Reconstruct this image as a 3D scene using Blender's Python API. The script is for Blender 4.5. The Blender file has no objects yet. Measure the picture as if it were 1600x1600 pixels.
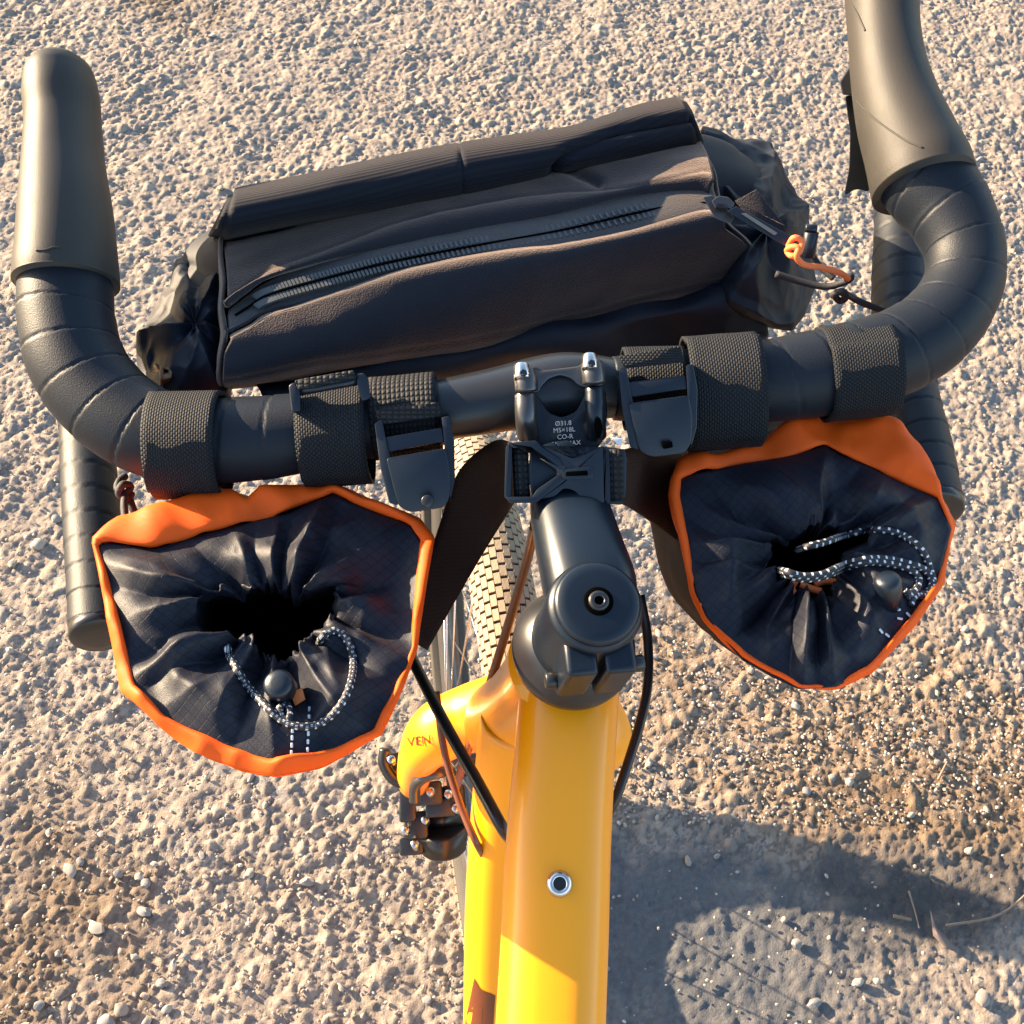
import bpy, bmesh, math, random
import numpy as np
from mathutils import Vector, Matrix, noise
random.seed(7); rng = np.random.default_rng(7)
S = bpy.context.scene; C = S.collection
R = math.radians

# ------------------------------------------------------------------ camera, sky, sun, exposure
TILT, ROLL, FPX, CAM_H = R(34), R(6), 1885.0, 1.40
_ex0, _eu0 = Vector((1, 0, 0)), Vector((0, math.cos(TILT), math.sin(TILT)))
EC = Vector((0, math.sin(TILT), -math.cos(TILT)))
EX = _ex0*math.cos(ROLL) + _eu0*math.sin(ROLL)
EU = -_ex0*math.sin(ROLL) + _eu0*math.cos(ROLL)
EYE = Vector((0, 0, CAM_H))
cd = bpy.data.cameras.new('camera'); cam = bpy.data.objects.new('camera', cd); C.objects.link(cam)
cd.sensor_width = 36; cd.lens = 36*FPX/1600; cd.clip_start = .01; cd.clip_end = 300
M = Matrix((EX, EU, -EC)).transposed().to_4x4(); M.translation = EYE
cam.matrix_world = M; S.camera = cam

SUN_EL, SUN_AZ = R(15), R(-21)          # from the left of the picture; AZ > 0 = from behind the rider
SUNV = Vector((-math.cos(SUN_EL)*math.cos(SUN_AZ), -math.cos(SUN_EL)*math.sin(SUN_AZ), math.sin(SUN_EL)))
w = bpy.data.worlds.new('World'); S.world = w; w.use_nodes = True
nt = w.node_tree; sky = nt.nodes.new('ShaderNodeTexSky'); sky.sky_type = 'NISHITA'; sky.sun_disc = False
sky.sun_elevation = SUN_EL; sky.sun_rotation = math.atan2(SUNV.x, SUNV.y)
sky.air_density = 1.0; sky.dust_density = .8; sky.ozone_density = 1.2
bg = nt.nodes['Background']; nt.links.new(sky.outputs[0], bg.inputs[0]); bg.inputs[1].default_value = .10
sd = bpy.data.lights.new('sun', 'SUN'); sd.energy = 5.0; sd.angle = R(.5); sd.color = (1, .77, .51)
so = bpy.data.objects.new('sun', sd); C.objects.link(so)
so.rotation_euler = (-SUNV).to_track_quat('-Z', 'Y').to_euler(); so.location = SUNV*8
S.view_settings.view_transform = 'Standard'; S.view_settings.look = 'None'
S.view_settings.exposure = 2.3; S.view_settings.gamma = 1

# ------------------------------------------------------------------ placing helpers
def ray(u, v): return EX*((u-800)/FPX) + EU*((800-v)/FPX) + EC
def at(u, v, d): return EYE + ray(u, v)*d           # a point seen at (u, v), d metres into the picture
def zat(u, v, z):                                   # the same, at height z above the ground
    r = ray(u, v); return EYE + r*((z-CAM_H)/r.z)
def proj(p):
    q = p-EYE; d = q.dot(EC); return 800+FPX*q.dot(EX)/d, 800-FPX*q.dot(EU)/d, d
def m_px(px, d): return px*d/FPX

# ------------------------------------------------------------------ object helpers
def thing(name, label, cat, loc=(0, 0, 0), group=None):
    o = bpy.data.objects.new(name, None); C.objects.link(o); o.location = loc
    o.empty_display_size = .02
    o['label'] = label; o['category'] = cat
    if group: o['group'] = group
    return o
def org(o):
    p = Vector((0, 0, 0))
    while o is not None: p += o.location; o = o.parent
    return p
def mesh(name, V, Fc, mat, parent=None, uv=None, smooth=True, label=None, kind=None, attr=None):
    me = bpy.data.meshes.new(name); base = org(parent)
    V = [Vector(v)-base for v in V]
    me.from_pydata(V, [], Fc)
    if uv is not None:
        l = me.uv_layers.new(name='UVMap')
        idx = np.empty(len(me.loops), dtype=np.int32); me.loops.foreach_get('vertex_index', idx)
        l.data.foreach_set('uv', np.asarray(uv, dtype=np.float32)[idx].ravel())
    if smooth: me.polygons.foreach_set('use_smooth', [True]*len(me.polygons))
    me.materials.append(mat)
    o = bpy.data.objects.new(name, me); C.objects.link(o)
    if parent is not None: o.parent = parent
    if label: o['label'] = label
    if kind: o['kind'] = kind
    bm = bmesh.new(); bm.from_mesh(me); bmesh.ops.recalc_face_normals(bm, faces=bm.faces); bm.to_mesh(me); bm.free()
    return o
def crisp(o, deg=35):
    o.data.set_sharp_from_angle(angle=R(deg)); return o

class MB:                                           # several shapes, one mesh
    def __init__(s): s.V, s.F, s.U = [], [], []
    def add(s, V, Fc, U=None):
        b = len(s.V); s.V += [Vector(v) for v in V]; s.F += [tuple(i+b for i in f) for f in Fc]
        s.U += list(U) if U is not None else [(0, 0)]*len(V); return s
    def build(s, name, mat, parent=None, **k): return mesh(name, s.V, s.F, mat, parent, uv=s.U, **k)

def cr(P, n, closed=False):                         # Catmull-Rom through P (vectors of any size), n samples
    P = [np.asarray(p, float) for p in P]; m = len(P)
    segs = m if closed else m-1
    out = []
    for k in range(n):
        t = (k/n if closed else k/(n-1))*segs; i = min(int(t), segs-1); f = t-i
        g = lambda j: P[j % m] if closed else (P[j] if 0 <= j < m else (2*P[0]-P[1] if j < 0 else 2*P[-1]-P[-2]))
        a, b, c, d = g(i-1), g(i), g(i+1), g(i+2)
        out.append(.5*((2*b)+(-a+c)*f+(2*a-5*b+4*c-d)*f*f+(-a+3*b-3*c+d)*f**3))
    return out

def sweep(pts, radii, n=24, m=60, cap=True, rfun=None, side=None, sq=2.0, flat=1.0, dome=0, closed=False, dome0=True):
    """tube through pts. side: reference vector for theta=0; sq: superellipse power; flat: other axis / side axis"""
    P = cr([tuple(p)+((r,) if not isinstance(r, tuple) else r) for p, r in zip(pts, radii)], m, closed)
    X = [Vector(p[:3]) for p in P]
    V, U, Fc = [], [], []; s = 0
    ref = Vector(side) if side is not None else None
    N = None
    for i, p in enumerate(P):
        if closed: t = (X[(i+1) % m]-X[i-1]).normalized()
        else: t = (X[min(i+1, m-1)]-X[max(i-1, 0)]).normalized()
        if ref is not None: a = (ref-t*ref.dot(t)).normalized()
        else:
            if N is None:
                N = Vector((0, 0, 1)) if abs(t.z) < .9 else Vector((1, 0, 0))
            a = (N-t*N.dot(t)).normalized(); N = a
        b = t.cross(a)
        if i: s += (X[i]-X[i-1]).length
        r1 = p[3]; r2 = p[4] if len(p) > 4 else r1*flat
        for k in range(n):
            th = 2*math.pi*k/n; c, q = math.cos(th), math.sin(th)
            e = 2/sq
            cx = math.copysign(abs(c)**e, c); cy = math.copysign(abs(q)**e, q)
            f = rfun(s, th) if rfun else 1
            V.append(X[i]+a*(cx*r1*f)+b*(cy*r2*f)); U.append((s, k/n*2*math.pi*r1))
    rows = m if closed else m-1
    for i in range(rows):
        for k in range(n):
            j = (i+1) % m
            Fc.append((i*n+k, i*n+(k+1) % n, j*n+(k+1) % n, j*n+k))
    if cap and not closed:
        for i, sg in ((0, -1), (m-1, 1)):
            t = (X[1]-X[0]).normalized()*-1 if i == 0 else (X[-1]-X[-2]).normalized()
            r = P[i][3]; last = [i*n+k for k in range(n)]
            if dome and (i or dome0):
                for q in (.35, .65, .88):
                    c_ = math.sqrt(1-q*q); st = len(V)
                    for k in range(n):
                        V.append(X[i]+(V[i*n+k]-X[i])*c_+t*(r*dome*q)); U.append(U[i*n+k])
                    cur = list(range(st, st+n))
                    for k in range(n): Fc.append((last[k], last[(k+1) % n], cur[(k+1) % n], cur[k]))
                    last = cur
            Fc.append(tuple(last))
    return V, Fc, U

def bez_tube(name, pts, r, mat, parent, n=10, m=40, **k):
    V, Fc, U = sweep(pts, [r]*len(pts), n=n, m=m); return mesh(name, V, Fc, mat, parent, uv=U, **k)

def rpoly(P, r=3, n=3):                             # round the corners of a px polygon
    out = []; m = len(P)
    for i in range(m):
        p, a, b = np.array(P[i], float), np.array(P[i-1], float), np.array(P[(i+1) % m], float)
        rr = P[i][2] if len(P[i]) > 2 else r
        p, a, b = p[:2], a[:2], b[:2]
        da, db = a-p, b-p; la, lb = np.linalg.norm(da), np.linalg.norm(db)
        q = min(rr, la*.45, lb*.45)
        if q < .3: out.append(tuple(p)); continue
        s, e = p+da/la*q, p+db/lb*q
        for k in range(n+1):
            t = k/n; out.append(tuple((1-t)**2*s+2*t*(1-t)*p+t*t*e))
    return out
def inset(P, c):
    P = np.array(P, float); A = .5*np.sum(P[:, 0]*np.roll(P[:, 1], -1)-np.roll(P[:, 0], -1)*P[:, 1])
    sg = 1 if A > 0 else -1; out = []
    m = len(P)
    for i in range(m):
        a, p, b = P[i-1], P[i], P[(i+1) % m]
        e1, e2 = p-a, b-p
        n1 = np.array((-e1[1], e1[0]))/(np.linalg.norm(e1)+1e-9)*sg; n2 = np.array((-e2[1], e2[0]))/(np.linalg.norm(e2)+1e-9)*sg
        nn = n1+n2; l = nn.dot(nn)
        out.append(tuple(p+nn*(2*c/max(l, .8)) if l > 1e-6 else p+n1*c))
    return out
def slab(P, d, thick, bev=1.5, grad=(0, 0), o=None, rad=3, n=3):
    """solid plate: px outline P at depth d (plus grad per px from o), thick metres deep, chamfer bev px"""
    Q = rpoly(P, rad, n) if rad else [tuple(p[:2]) for p in P]
    o = o or (sum(p[0] for p in Q)/len(Q), sum(p[1] for p in Q)/len(Q))
    dd = lambda p: d+grad[0]*(p[0]-o[0])+grad[1]*(p[1]-o[1])
    I = inset(Q, bev); I2 = inset(Q, bev*.3); V, Fc = [], []; m = len(Q)
    c = bev*d/FPX
    for ring, off in ((Q, thick), (Q, c), (I2, c*.3), (I, 0)):
        for p in ring: V.append(at(p[0], p[1], dd(p)+off))
    for k in range(3):
        for i in range(m): j = (i+1) % m; Fc.append((k*m+i, k*m+j, (k+1)*m+j, (k+1)*m+i))
    Fc += [tuple(range(m))[::-1], tuple(range(3*m, 4*m))]
    return V, Fc, [tuple((x-800)*d/FPX for x in p) for p in list(Q)+list(Q)+list(I2)+list(I)]
def cyl(p0, p1, r, n=20, r2=None, bev=.12):
    p0, p1 = Vector(p0), Vector(p1); r2 = r if r2 is None else r2
    t = (p1-p0).normalized(); L = (p1-p0).length; b = min(r*bev, L*.3)
    prof = [(0, max(r-b, 1e-5)), (b, r), (L-b, r2), (L, max(r2-b, 1e-5))]
    return lathe(p0, t, prof, n)
def lathe(o, t, prof, n=24, caps=True):
    t = Vector(t).normalized(); a = t.orthogonal().normalized(); b = t.cross(a); V, Fc = [], []
    for h, r in prof:
        for k in range(n):
            th = 2*math.pi*k/n; V.append(Vector(o)+t*h+(a*math.cos(th)+b*math.sin(th))*r)
    for i in range(len(prof)-1):
        for k in range(n): Fc.append((i*n+k, i*n+(k+1) % n, (i+1)*n+(k+1) % n, (i+1)*n+k))
    if caps: Fc += [tuple(range(n))[::-1], tuple(range((len(prof)-1)*n, len(prof)*n))]
    return V, Fc, None
def box(c, ax, h):                                  # centre, three axes, half sizes
    V = []; 
    for x in (-1, 1):
        for y in (-1, 1):
            for z in (-1, 1): V.append(Vector(c)+ax[0]*(x*h[0])+ax[1]*(y*h[1])+ax[2]*(z*h[2]))
    return V, [(0, 1, 3, 2), (4, 6, 7, 5), (0, 4, 5, 1), (2, 3, 7, 6), (0, 2, 6, 4), (1, 5, 7, 3)], None

def patch(rows, nu, nv, disp=None, edge=None):
    """cloth patch through rows of (px polyline, heights); returns V, F, UV"""
    G = []
    for pl, z in rows:
        zs = z if isinstance(z, (list, tuple)) else [z]*len(pl)
        pts = [tuple(zat(p[0], p[1], zz)) for p, zz in zip(pl, zs)]
        if len(pts) < 4: pts = cr(pts, 4)
        # resample by px length
        Q = cr(pts, 60); L = np.concatenate([[0], np.cumsum([np.linalg.norm(Q[i+1]-Q[i]) for i in range(59)])])
        T = np.linspace(0, L[-1], nu); Q = np.array(Q)
        G.append(np.stack([np.interp(T, L, Q[:, k]) for k in range(3)], 1))
    G = np.array(G)
    cols = [np.array(cr(list(G[:, i]), nv)) for i in range(nu)]
    A = np.array(cols).transpose(1, 0, 2)           # nv, nu, 3
    du = np.gradient(A, axis=1); dv = np.gradient(A, axis=0)
    N = np.cross(du, dv); N /= (np.linalg.norm(N, axis=2, keepdims=True)+1e-12)
    if N[nv//2, nu//2].dot(np.array(EC)) > 0: N = -N
    lu = np.concatenate([np.zeros((nv, 1)), np.cumsum(np.linalg.norm(np.diff(A, axis=1), axis=2), 1)], 1)
    lv = np.concatenate([np.zeros((1, nu)), np.cumsum(np.linalg.norm(np.diff(A, axis=0), axis=2), 0)], 0)
    if disp:
        for j in range(nv):
            for i in range(nu):
                A[j, i] += N[j, i]*disp(Vector(A[j, i]), i/(nu-1), j/(nv-1))
    V = [Vector(p) for p in A.reshape(-1, 3)]
    U = [(a, b) for a, b in zip(lu.ravel(), lv.ravel())]
    Fc = [(j*nu+i, j*nu+i+1, (j+1)*nu+i+1, (j+1)*nu+i) for j in range(nv-1) for i in range(nu-1)]
    return V, Fc, U
def solid(o, t):
    md = o.modifiers.new('thickness', 'SOLIDIFY'); md.thickness = t; md.offset = 0; return o
def fb(p, sc, oct=3): return noise.fractal(Vector(p)*sc, 1.0, 2.0, oct)
def crease(p, sc, off=0):                           # ridged: sharp folds
    q = Vector(p)*sc+Vector((off, off*1.7, off*.3)); return 1-abs(noise.noise(q))*2.2

# ------------------------------------------------------------------ materials
class NB:
    def __init__(s, name):
        s.m = bpy.data.materials.new(name); s.m.use_nodes = True; s.t = s.m.node_tree
        s.b = s.t.nodes['Principled BSDF']
    def n(s, typ, **k):
        x = s.t.nodes.new(typ)
        for a, v in k.items():
            if a.startswith('i_'):
                key = a[2:]; key = int(key) if key.isdigit() else key.replace('_', ' ')
                x.inputs[key].default_value = v
            else: setattr(x, a, v)
        return x
    def l(s, a, b): s.t.links.new(a, b)
    def math(s, op, a, b=None, c=None):
        x = s.n('ShaderNodeMath', operation=op)
        for i, q in enumerate((a, b, c)):
            if q is None: continue
            if isinstance(q, (int, float)): x.inputs[i].default_value = q
            else: s.l(q, x.inputs[i])
        return x.outputs[0]
    def mix(s, f, a, b):
        x = s.n('ShaderNodeMix', data_type='RGBA')
        for i, q in ((0, f), (6, a), (7, b)):
            if isinstance(q, (int, float)): x.inputs[i].default_value = q
            elif isinstance(q, tuple): x.inputs[i].default_value = (*q, 1) if len(q) == 3 else q
            else: s.l(q, x.inputs[i])
        return x.outputs[2]
    def uv(s):
        t = s.n('ShaderNodeUVMap'); t.uv_map = 'UVMap'
        x = s.n('ShaderNodeSeparateXYZ'); s.l(t.outputs[0], x.inputs[0]); return x.outputs[0], x.outputs[1]
    def noise(s, sc, det=3, co='Object', rough=.6):
        t = s.n('ShaderNodeTexCoord'); x = s.n('ShaderNodeTexNoise', i_Scale=sc, i_Detail=det, i_Roughness=rough)
        s.l(t.outputs[co], x.inputs['Vector']); return x.outputs[0]
    def bump(s, h, st, dist=.001, prev=None):
        x = s.n('ShaderNodeBump', i_Strength=st, i_Distance=dist); s.l(h, x.inputs['Height'])
        if prev is not None: s.l(prev, x.inputs['Normal'])
        return x.outputs[0]
    def set(s, **k):
        for a, v in k.items():
            i = s.b.inputs[a.replace('_', ' ')]
            if isinstance(v, tuple): i.default_value = (*v, 1) if len(v) == 3 else v
            elif isinstance(v, (int, float)): i.default_value = v
            else: s.l(v, i)
        return s
def plain(name, col, rough=.5, metal=0, bump=0, bsc=900, var=.15, spec=.5, coat=0, vsc=40):
    b = NB(name); nz = b.noise(vsc, 4)
    lo = tuple(c*(1-var) for c in col); hi = tuple(min(1, c*(1+var)) for c in col)
    b.set(Base_Color=b.mix(nz, lo, hi), Metallic=metal, Specular_IOR_Level=spec, Coat_Weight=coat, Coat_Roughness=.08)
    r = b.math('MULTIPLY_ADD', nz, .18, rough-.09); b.set(Roughness=r)
    if bump: b.set(Normal=b.bump(b.noise(bsc, 2), bump, .0006))
    return b.m
def web(name, col, lite, pu, pv, stag=True, rough=.7, depth=.0006, st=.9):
    """woven webbing from UV in metres: staggered picks of period pu x pv"""
    b = NB(name); u, v = b.uv()
    vv = b.math('DIVIDE', v, pv); row = b.math('FLOOR', vv)
    uu = b.math('DIVIDE', u, pu)
    if stag: uu = b.math('ADD', uu, b.math('MULTIPLY', b.math('MODULO', row, 2.0), .5))
    fu = b.math('PINGPONG', uu, .5); fv = b.math('PINGPONG', vv, .5)
    h = b.math('MULTIPLY', b.math('SMOOTH_MIN', b.math('MULTIPLY', fu, 3.2), 1.0, .3), b.math('SMOOTH_MIN', b.math('MULTIPLY', fv, 3.2), 1.0, .3))
    nz = b.noise(700, 2)
    k = b.math('MULTIPLY', h, b.math('MULTIPLY_ADD', nz, 1.0, .4))
    b.set(Base_Color=b.mix(k, col, lite), Roughness=rough, Normal=b.bump(h, st, depth), Specular_IOR_Level=.25)
    return b.m
def cloth(name, col, rough=.75, grid=0, sheen=.0, ribs=0, fine=2600, weave=.35, var=.25, spec=.35):
    b = NB(name); u, v = b.uv()
    nz = b.noise(55, 4); col_ = b.mix(nz, tuple(c*(1-var) for c in col), tuple(c*(1+var) for c in col))
    f = b.noise(fine, 1); nrm = b.bump(f, weave, .0004)
    if grid:
        a = b.math('LESS_THAN', b.math('PINGPONG', b.math('DIVIDE', u, grid), .5), .075)
        c = b.math('LESS_THAN', b.math('PINGPONG', b.math('DIVIDE', v, grid), .5), .075)
        g = b.math('MAXIMUM', a, c)
        col_ = b.mix(b.math('MULTIPLY', g, .85), col_, (.004, .004, .006))
        nrm = b.bump(b.math('SUBTRACT', 1.0, g), .5, .0004, nrm)
    if ribs:
        h = b.math('PINGPONG', b.math('DIVIDE', v, ribs), .5); nrm = b.bump(h, .5, .0006, nrm)
        col_ = b.mix(b.math('MULTIPLY', h, 1.2), tuple(c*.6 for c in col), tuple(c*1.6 for c in col))
    b.set(Base_Color=col_, Roughness=rough, Normal=nrm, Specular_IOR_Level=spec, Sheen_Weight=sheen, Sheen_Roughness=.5, Sheen_Tint=(1, .74, .58))
    return b.m

RUBBER = plain('hood rubber', (.032, .029, .026), .50, bump=.25, bsc=2200, spec=.22)
TAPE = plain('bar tape', (.008, .011, .017), .50, bump=.3, bsc=1500, spec=.24)
DARKTAPE = plain('bar finish', (.012, .013, .016), .35)
ALLOY = plain('black alloy', (.003, .008, .016), .36, metal=.2, bump=.05, bsc=3000)
CLAMP = plain('anodised clamp', (.09, .085, .085), .3, metal=.75)
STEEL = plain('bolt steel', (.62, .60, .58), .25, metal=1)
DARKST = plain('dark steel', (.05, .05, .05), .35, metal=.8)
PLASTIC = plain('buckle plastic', (.003, .007, .014), .38, bump=.12, bsc=1500)
YELLOW = plain('yellow paint', (.98, .335, .0), .34, var=.03, coat=.2, vsc=8)
BLACKP = plain('cable housing', (.012, .011, .011), .32)
BROWNC = plain('brown cable', (.14, .045, .02), .3)
DECAL = plain('brown decal', (.12, .03, .008), .4)
INK = plain('white print', (.55, .58, .6), .6)
CORDO = plain('orange cord', (.85, .17, .04), .7, bump=.5, bsc=1600)
CORDK = plain('black cord', (.014, .014, .016), .7, bump=.5, bsc=1600)
ORANGE = cloth('orange fabric', (.95, .11, .003), .62, var=.08, weave=.25, spec=.3)
def translucent(m, k):                               # thin cloth lets some light through
    t = m.node_tree; b = t.nodes['Principled BSDF']; out = t.nodes['Material Output']; tr = t.nodes.new('ShaderNodeBsdfTranslucent'); mx = t.nodes.new('ShaderNodeMixShader')
    src = b.inputs['Base Color'].links[0].from_socket; t.links.new(src, tr.inputs[0]); mx.inputs[0].default_value = k
    t.links.new(b.outputs[0], mx.inputs[1]); t.links.new(tr.outputs[0], mx.inputs[2]); t.links.new(mx.outputs[0], out.inputs[0])
translucent(ORANGE, .15)
RIP = cloth('ripstop fabric', (.0080, .0100, .0190), .50, grid=.0038, sheen=.02, spec=.26)
BODYF = cloth('black body fabric', (.007, .008, .011), .75, spec=.2)
NAVY = cloth('bag fabric', (.003, .006, .013), .64, sheen=.46, fine=1300, weave=1.0, spec=.16)
RIBF = cloth('ribbed fabric', (.003, .0055, .012), .7, ribs=.0019, sheen=.06, spec=.16)
CRUM = cloth('crumpled fabric', (.005, .008, .016), .60, spec=.35, fine=2600, weave=.4)
ZIPT = cloth('zip tape', (.024, .029, .034), .6, sheen=.3, fine=1500, weave=.7)
WEBB = web('webbing', (.002, .003, .005), (.012, .0145, .020), .0018, .0011)
WEBC = web('coarse webbing', (.003, .0035, .005), (.022, .022, .023), .0027, .0021, stag=False)
STRAPF = web('smooth strap', (.020, .008, .004), (.034, .015, .008), .0021, .0013, st=.3)
TYRE = plain('tyre rubber', (.05, .043, .036), .8, bump=.4, bsc=500)
KNOB = plain('dusty tread', (.27, .21, .15), .85, bump=.4, bsc=500)
RIM = plain('rim', (.10, .095, .09), .35, metal=.5)
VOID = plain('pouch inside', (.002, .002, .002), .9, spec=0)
def reflective_cord():
    b = NB('flecked cord'); u, v = b.uv()
    a = b.math('DIVIDE', u, .0036); c = b.math('DIVIDE', v, .0027)
    c2 = b.math('FLOOR', c); a2 = b.math('ADD', a, b.math('MULTIPLY', b.math('MODULO', c2, 2.0), .5))
    f = b.math('LESS_THAN', b.math('PINGPONG', a2, .5), .13)
    g = b.math('LESS_THAN', b.math('ABSOLUTE', b.math('SUBTRACT', b.math('FRACT', c), .5)), .32)
    b.set(Base_Color=b.mix(b.math('MULTIPLY', f, g), (.012, .012, .016), (.62, .62, .64)), Roughness=.6); return b.m
FLECK = reflective_cord()

# ------------------------------------------------------------------ ground
def build_ground():
    def axis(lo, hi, step, far):
        a = list(np.arange(lo, hi, step)); s = step; x = a[-1]; r = []
        while x < far: s *= 1.45; x += s; r.append(x)
        s = step; x = a[0]; l = []
        while x > -far: s *= 1.45; x -= s; l.append(x)
        return np.array(l[::-1]+a+r)
    xs = axis(-1.50, 1.50, .0027, 40); ys = axis(-.10, 2.95, .0032, 40)
    X, Y = np.meshgrid(xs, ys); n = X.size
    x, y = X.ravel(), Y.ravel()
    def h2(i, j, k):                                 # hash to 0..1
        v = np.sin(i*127.1+j*311.7+k*74.7)*43758.5453; return v-np.floor(v)
    def stones(cell, seed, keep, tilt, hgt):
        gx, gy = x/cell, y/cell; ix, iy = np.floor(gx), np.floor(gy)
        best = np.full(n, -1.); tone = np.zeros(n)
        for dx in (-1, 0, 1):
            for dy in (-1, 0, 1):
                i, j = ix+dx, iy+dy
                px, py = i+h2(i, j, seed), j+h2(i, j, seed+1)
                on = h2(i, j, seed+2) < keep
                r = .38+.42*h2(i, j, seed+3); an = h2(i, j, seed+8)*3.14; st = .65+.35*h2(i, j, seed+9)
                ax_, ay_ = gx-px, gy-py
                qx, qy = ax_*np.cos(an)+ay_*np.sin(an), (-ax_*np.sin(an)+ay_*np.cos(an))/st
                d = (np.abs(qx)**2.6+np.abs(qy)**2.6)**(1/2.6)/r
                tx, ty = (h2(i, j, seed+4)-.5)*tilt, (h2(i, j, seed+5)-.5)*tilt
                e = np.where(on & (d < 1), (1-d**5)*(.35+.65*h2(i, j, seed+6))*(1+tx*ax_+ty*ay_), -1)
                u = e > best; best = np.where(u, e, best); tone = np.where(u, h2(i, j, seed+7), tone)
        return np.maximum(best, 0)*hgt, tone, best > 0
    def vn(sc, seed):
        gx, gy = x*sc, y*sc; i, j = np.floor(gx), np.floor(gy); f, g = gx-i, gy-j
        f, g = f*f*(3-2*f), g*g*(3-2*g)
        return (h2(i, j, seed)*(1-f)+h2(i+1, j, seed)*f)*(1-g)+(h2(i, j+1, seed)*(1-f)+h2(i+1, j+1, seed)*f)*g
    broad = vn(9, 1)*.6+vn(23, 2)*.3+vn(55, 3)*.2
    # where the stones are worn away and darker tarmac or soil shows, plus a painted ground shadow
    def blob(u, v, rx, ry):
        c = zat(u, v, 0); wv = (vn(14, 40)-.5)*.5+(vn(38, 41)-.5)*.35
        return np.clip(1.25-np.hypot((x-c.x)/rx, (y-c.y)/ry)+wv*1.3, 0, 1)
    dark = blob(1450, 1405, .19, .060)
    tar_shade = np.clip(blob(1130, 1560, .20, .17)+dark+blob(1090, 1400, .12, .10), 0, 1)  # grey blobs paint a cast shadow into the ground colour, joined to the dark patch
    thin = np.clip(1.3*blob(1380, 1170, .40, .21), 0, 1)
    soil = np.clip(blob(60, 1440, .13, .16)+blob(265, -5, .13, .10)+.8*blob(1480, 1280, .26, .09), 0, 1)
    sw = (1-.5*tar_shade)*(.35+.95*np.clip(vn(5, 60)*.5+vn(13, 61)*.5, 0, 1))
    z1, t1, m1 = stones(.0078, 10, .72, 2.8, .0032)
    z2, t2, m2 = stones(.0138, 30, .18, 2.4, .0052)
    z3, t3, m3 = stones(.0047, 50, .70, 2.4, .0021)
    z = np.maximum(np.maximum(z1, z2), z3)*sw
    tone = np.where((z2 >= z1) & m2, t2, np.where(m1, t1, t3))
    on = (z > .0006).astype(float)
    z = z+vn(330, 5)*.0014+vn(150, 6)*.0022+vn(70, 8)*.0030+(broad-.55)*.012
    dense = (x > -1.5) & (x < 1.5) & (y > -.1) & (y < 2.95)
    z = np.where(dense, z, .003); far = 1-dense.astype(float); tone = np.where(dense, tone, .5); on = np.where(dense, on, 1)
    V = np.stack([x, y, z-.004], 1).astype(np.float32)
    nx, ny = len(xs), len(ys); idx = np.arange(n).reshape(ny, nx)
    Fq = np.stack([idx[:-1, :-1], idx[:-1, 1:], idx[1:, 1:], idx[1:, :-1]], -1).reshape(-1, 4)
    me = bpy.data.meshes.new('ground'); me.vertices.add(n); me.vertices.foreach_set('co', V.ravel())
    me.loops.add(Fq.size); me.loops.foreach_set('vertex_index', Fq.ravel().astype(np.int32))
    me.polygons.add(len(Fq)); me.polygons.foreach_set('loop_start', np.arange(0, Fq.size, 4, dtype=np.int32))
    me.update(calc_edges=True)
    me.polygons.foreach_set('use_smooth', np.ones(len(Fq), dtype=bool))
    for nm, a in (('tone', tone), ('tar_shade', tar_shade), ('soil', soil), ('on', on), ('thin', thin), ('dark', dark), ('far', far)):
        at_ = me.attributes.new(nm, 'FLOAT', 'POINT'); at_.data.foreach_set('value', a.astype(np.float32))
    b = NB('gravel surface')
    A = lambda s: b.n('ShaderNodeAttribute', attribute_name=s).outputs['Fac']
    nz = b.noise(160, 4); nb = b.noise(7, 3)
    stone = b.mix(A('tone'), (.215, .170, .132), (.40, .325, .255))
    stone = b.mix(b.math('MULTIPLY', nb, .5), stone, (.33, .26, .21))
    stone = b.mix(b.math('MULTIPLY', b.math('GREATER_THAN', A('tone'), .86), .8), stone, (.16, .15, .15))
    bind = b.mix(nz, (.15, .128, .108), (.28, .238, .20))
    bind = b.mix(b.math('MULTIPLY', A('thin'), .9), bind, (.05, .042, .036))
    col = b.mix(A('on'), bind, stone)
    tc = b.n('ShaderNodeTexCoord'); vo = b.n('ShaderNodeTexVoronoi', i_Scale=110); b.l(tc.outputs['Object'], vo.inputs['Vector'])
    sp = b.n('ShaderNodeSeparateColor'); b.l(vo.outputs['Color'], sp.inputs[0])
    col = b.mix(A('far'), col, b.mix(sp.outputs[0], (.17, .14, .115), (.43, .355, .285)))
    col = b.mix(b.math('MULTIPLY', A('thin'), .5), col, (.25, .155, .085))
    col = b.mix(b.math('MULTIPLY', A('soil'), .7), col, b.mix(nz, (.07, .045, .026), (.20, .13, .075)))
    tar_shade_col = b.mix(nz, (.068, .068, .071), (.15, .15, .153))  # grey of the painted shadow and bare tarmac
    tar_shade_col = b.mix(b.math('MULTIPLY', A('dark'), .8), tar_shade_col, b.mix(nz, (.035, .031, .028), (.085, .075, .066)))
    col = b.mix(b.math('MULTIPLY', A('tar_shade'), b.math('SUBTRACT', .97, b.math('MULTIPLY', b.math('GREATER_THAN', A('tone'), .95), .35))), col, tar_shade_col)
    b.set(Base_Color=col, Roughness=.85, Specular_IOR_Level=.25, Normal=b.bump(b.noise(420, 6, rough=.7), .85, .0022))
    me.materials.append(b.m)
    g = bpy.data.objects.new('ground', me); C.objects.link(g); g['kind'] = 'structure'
    return g
ground = build_ground()

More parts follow.
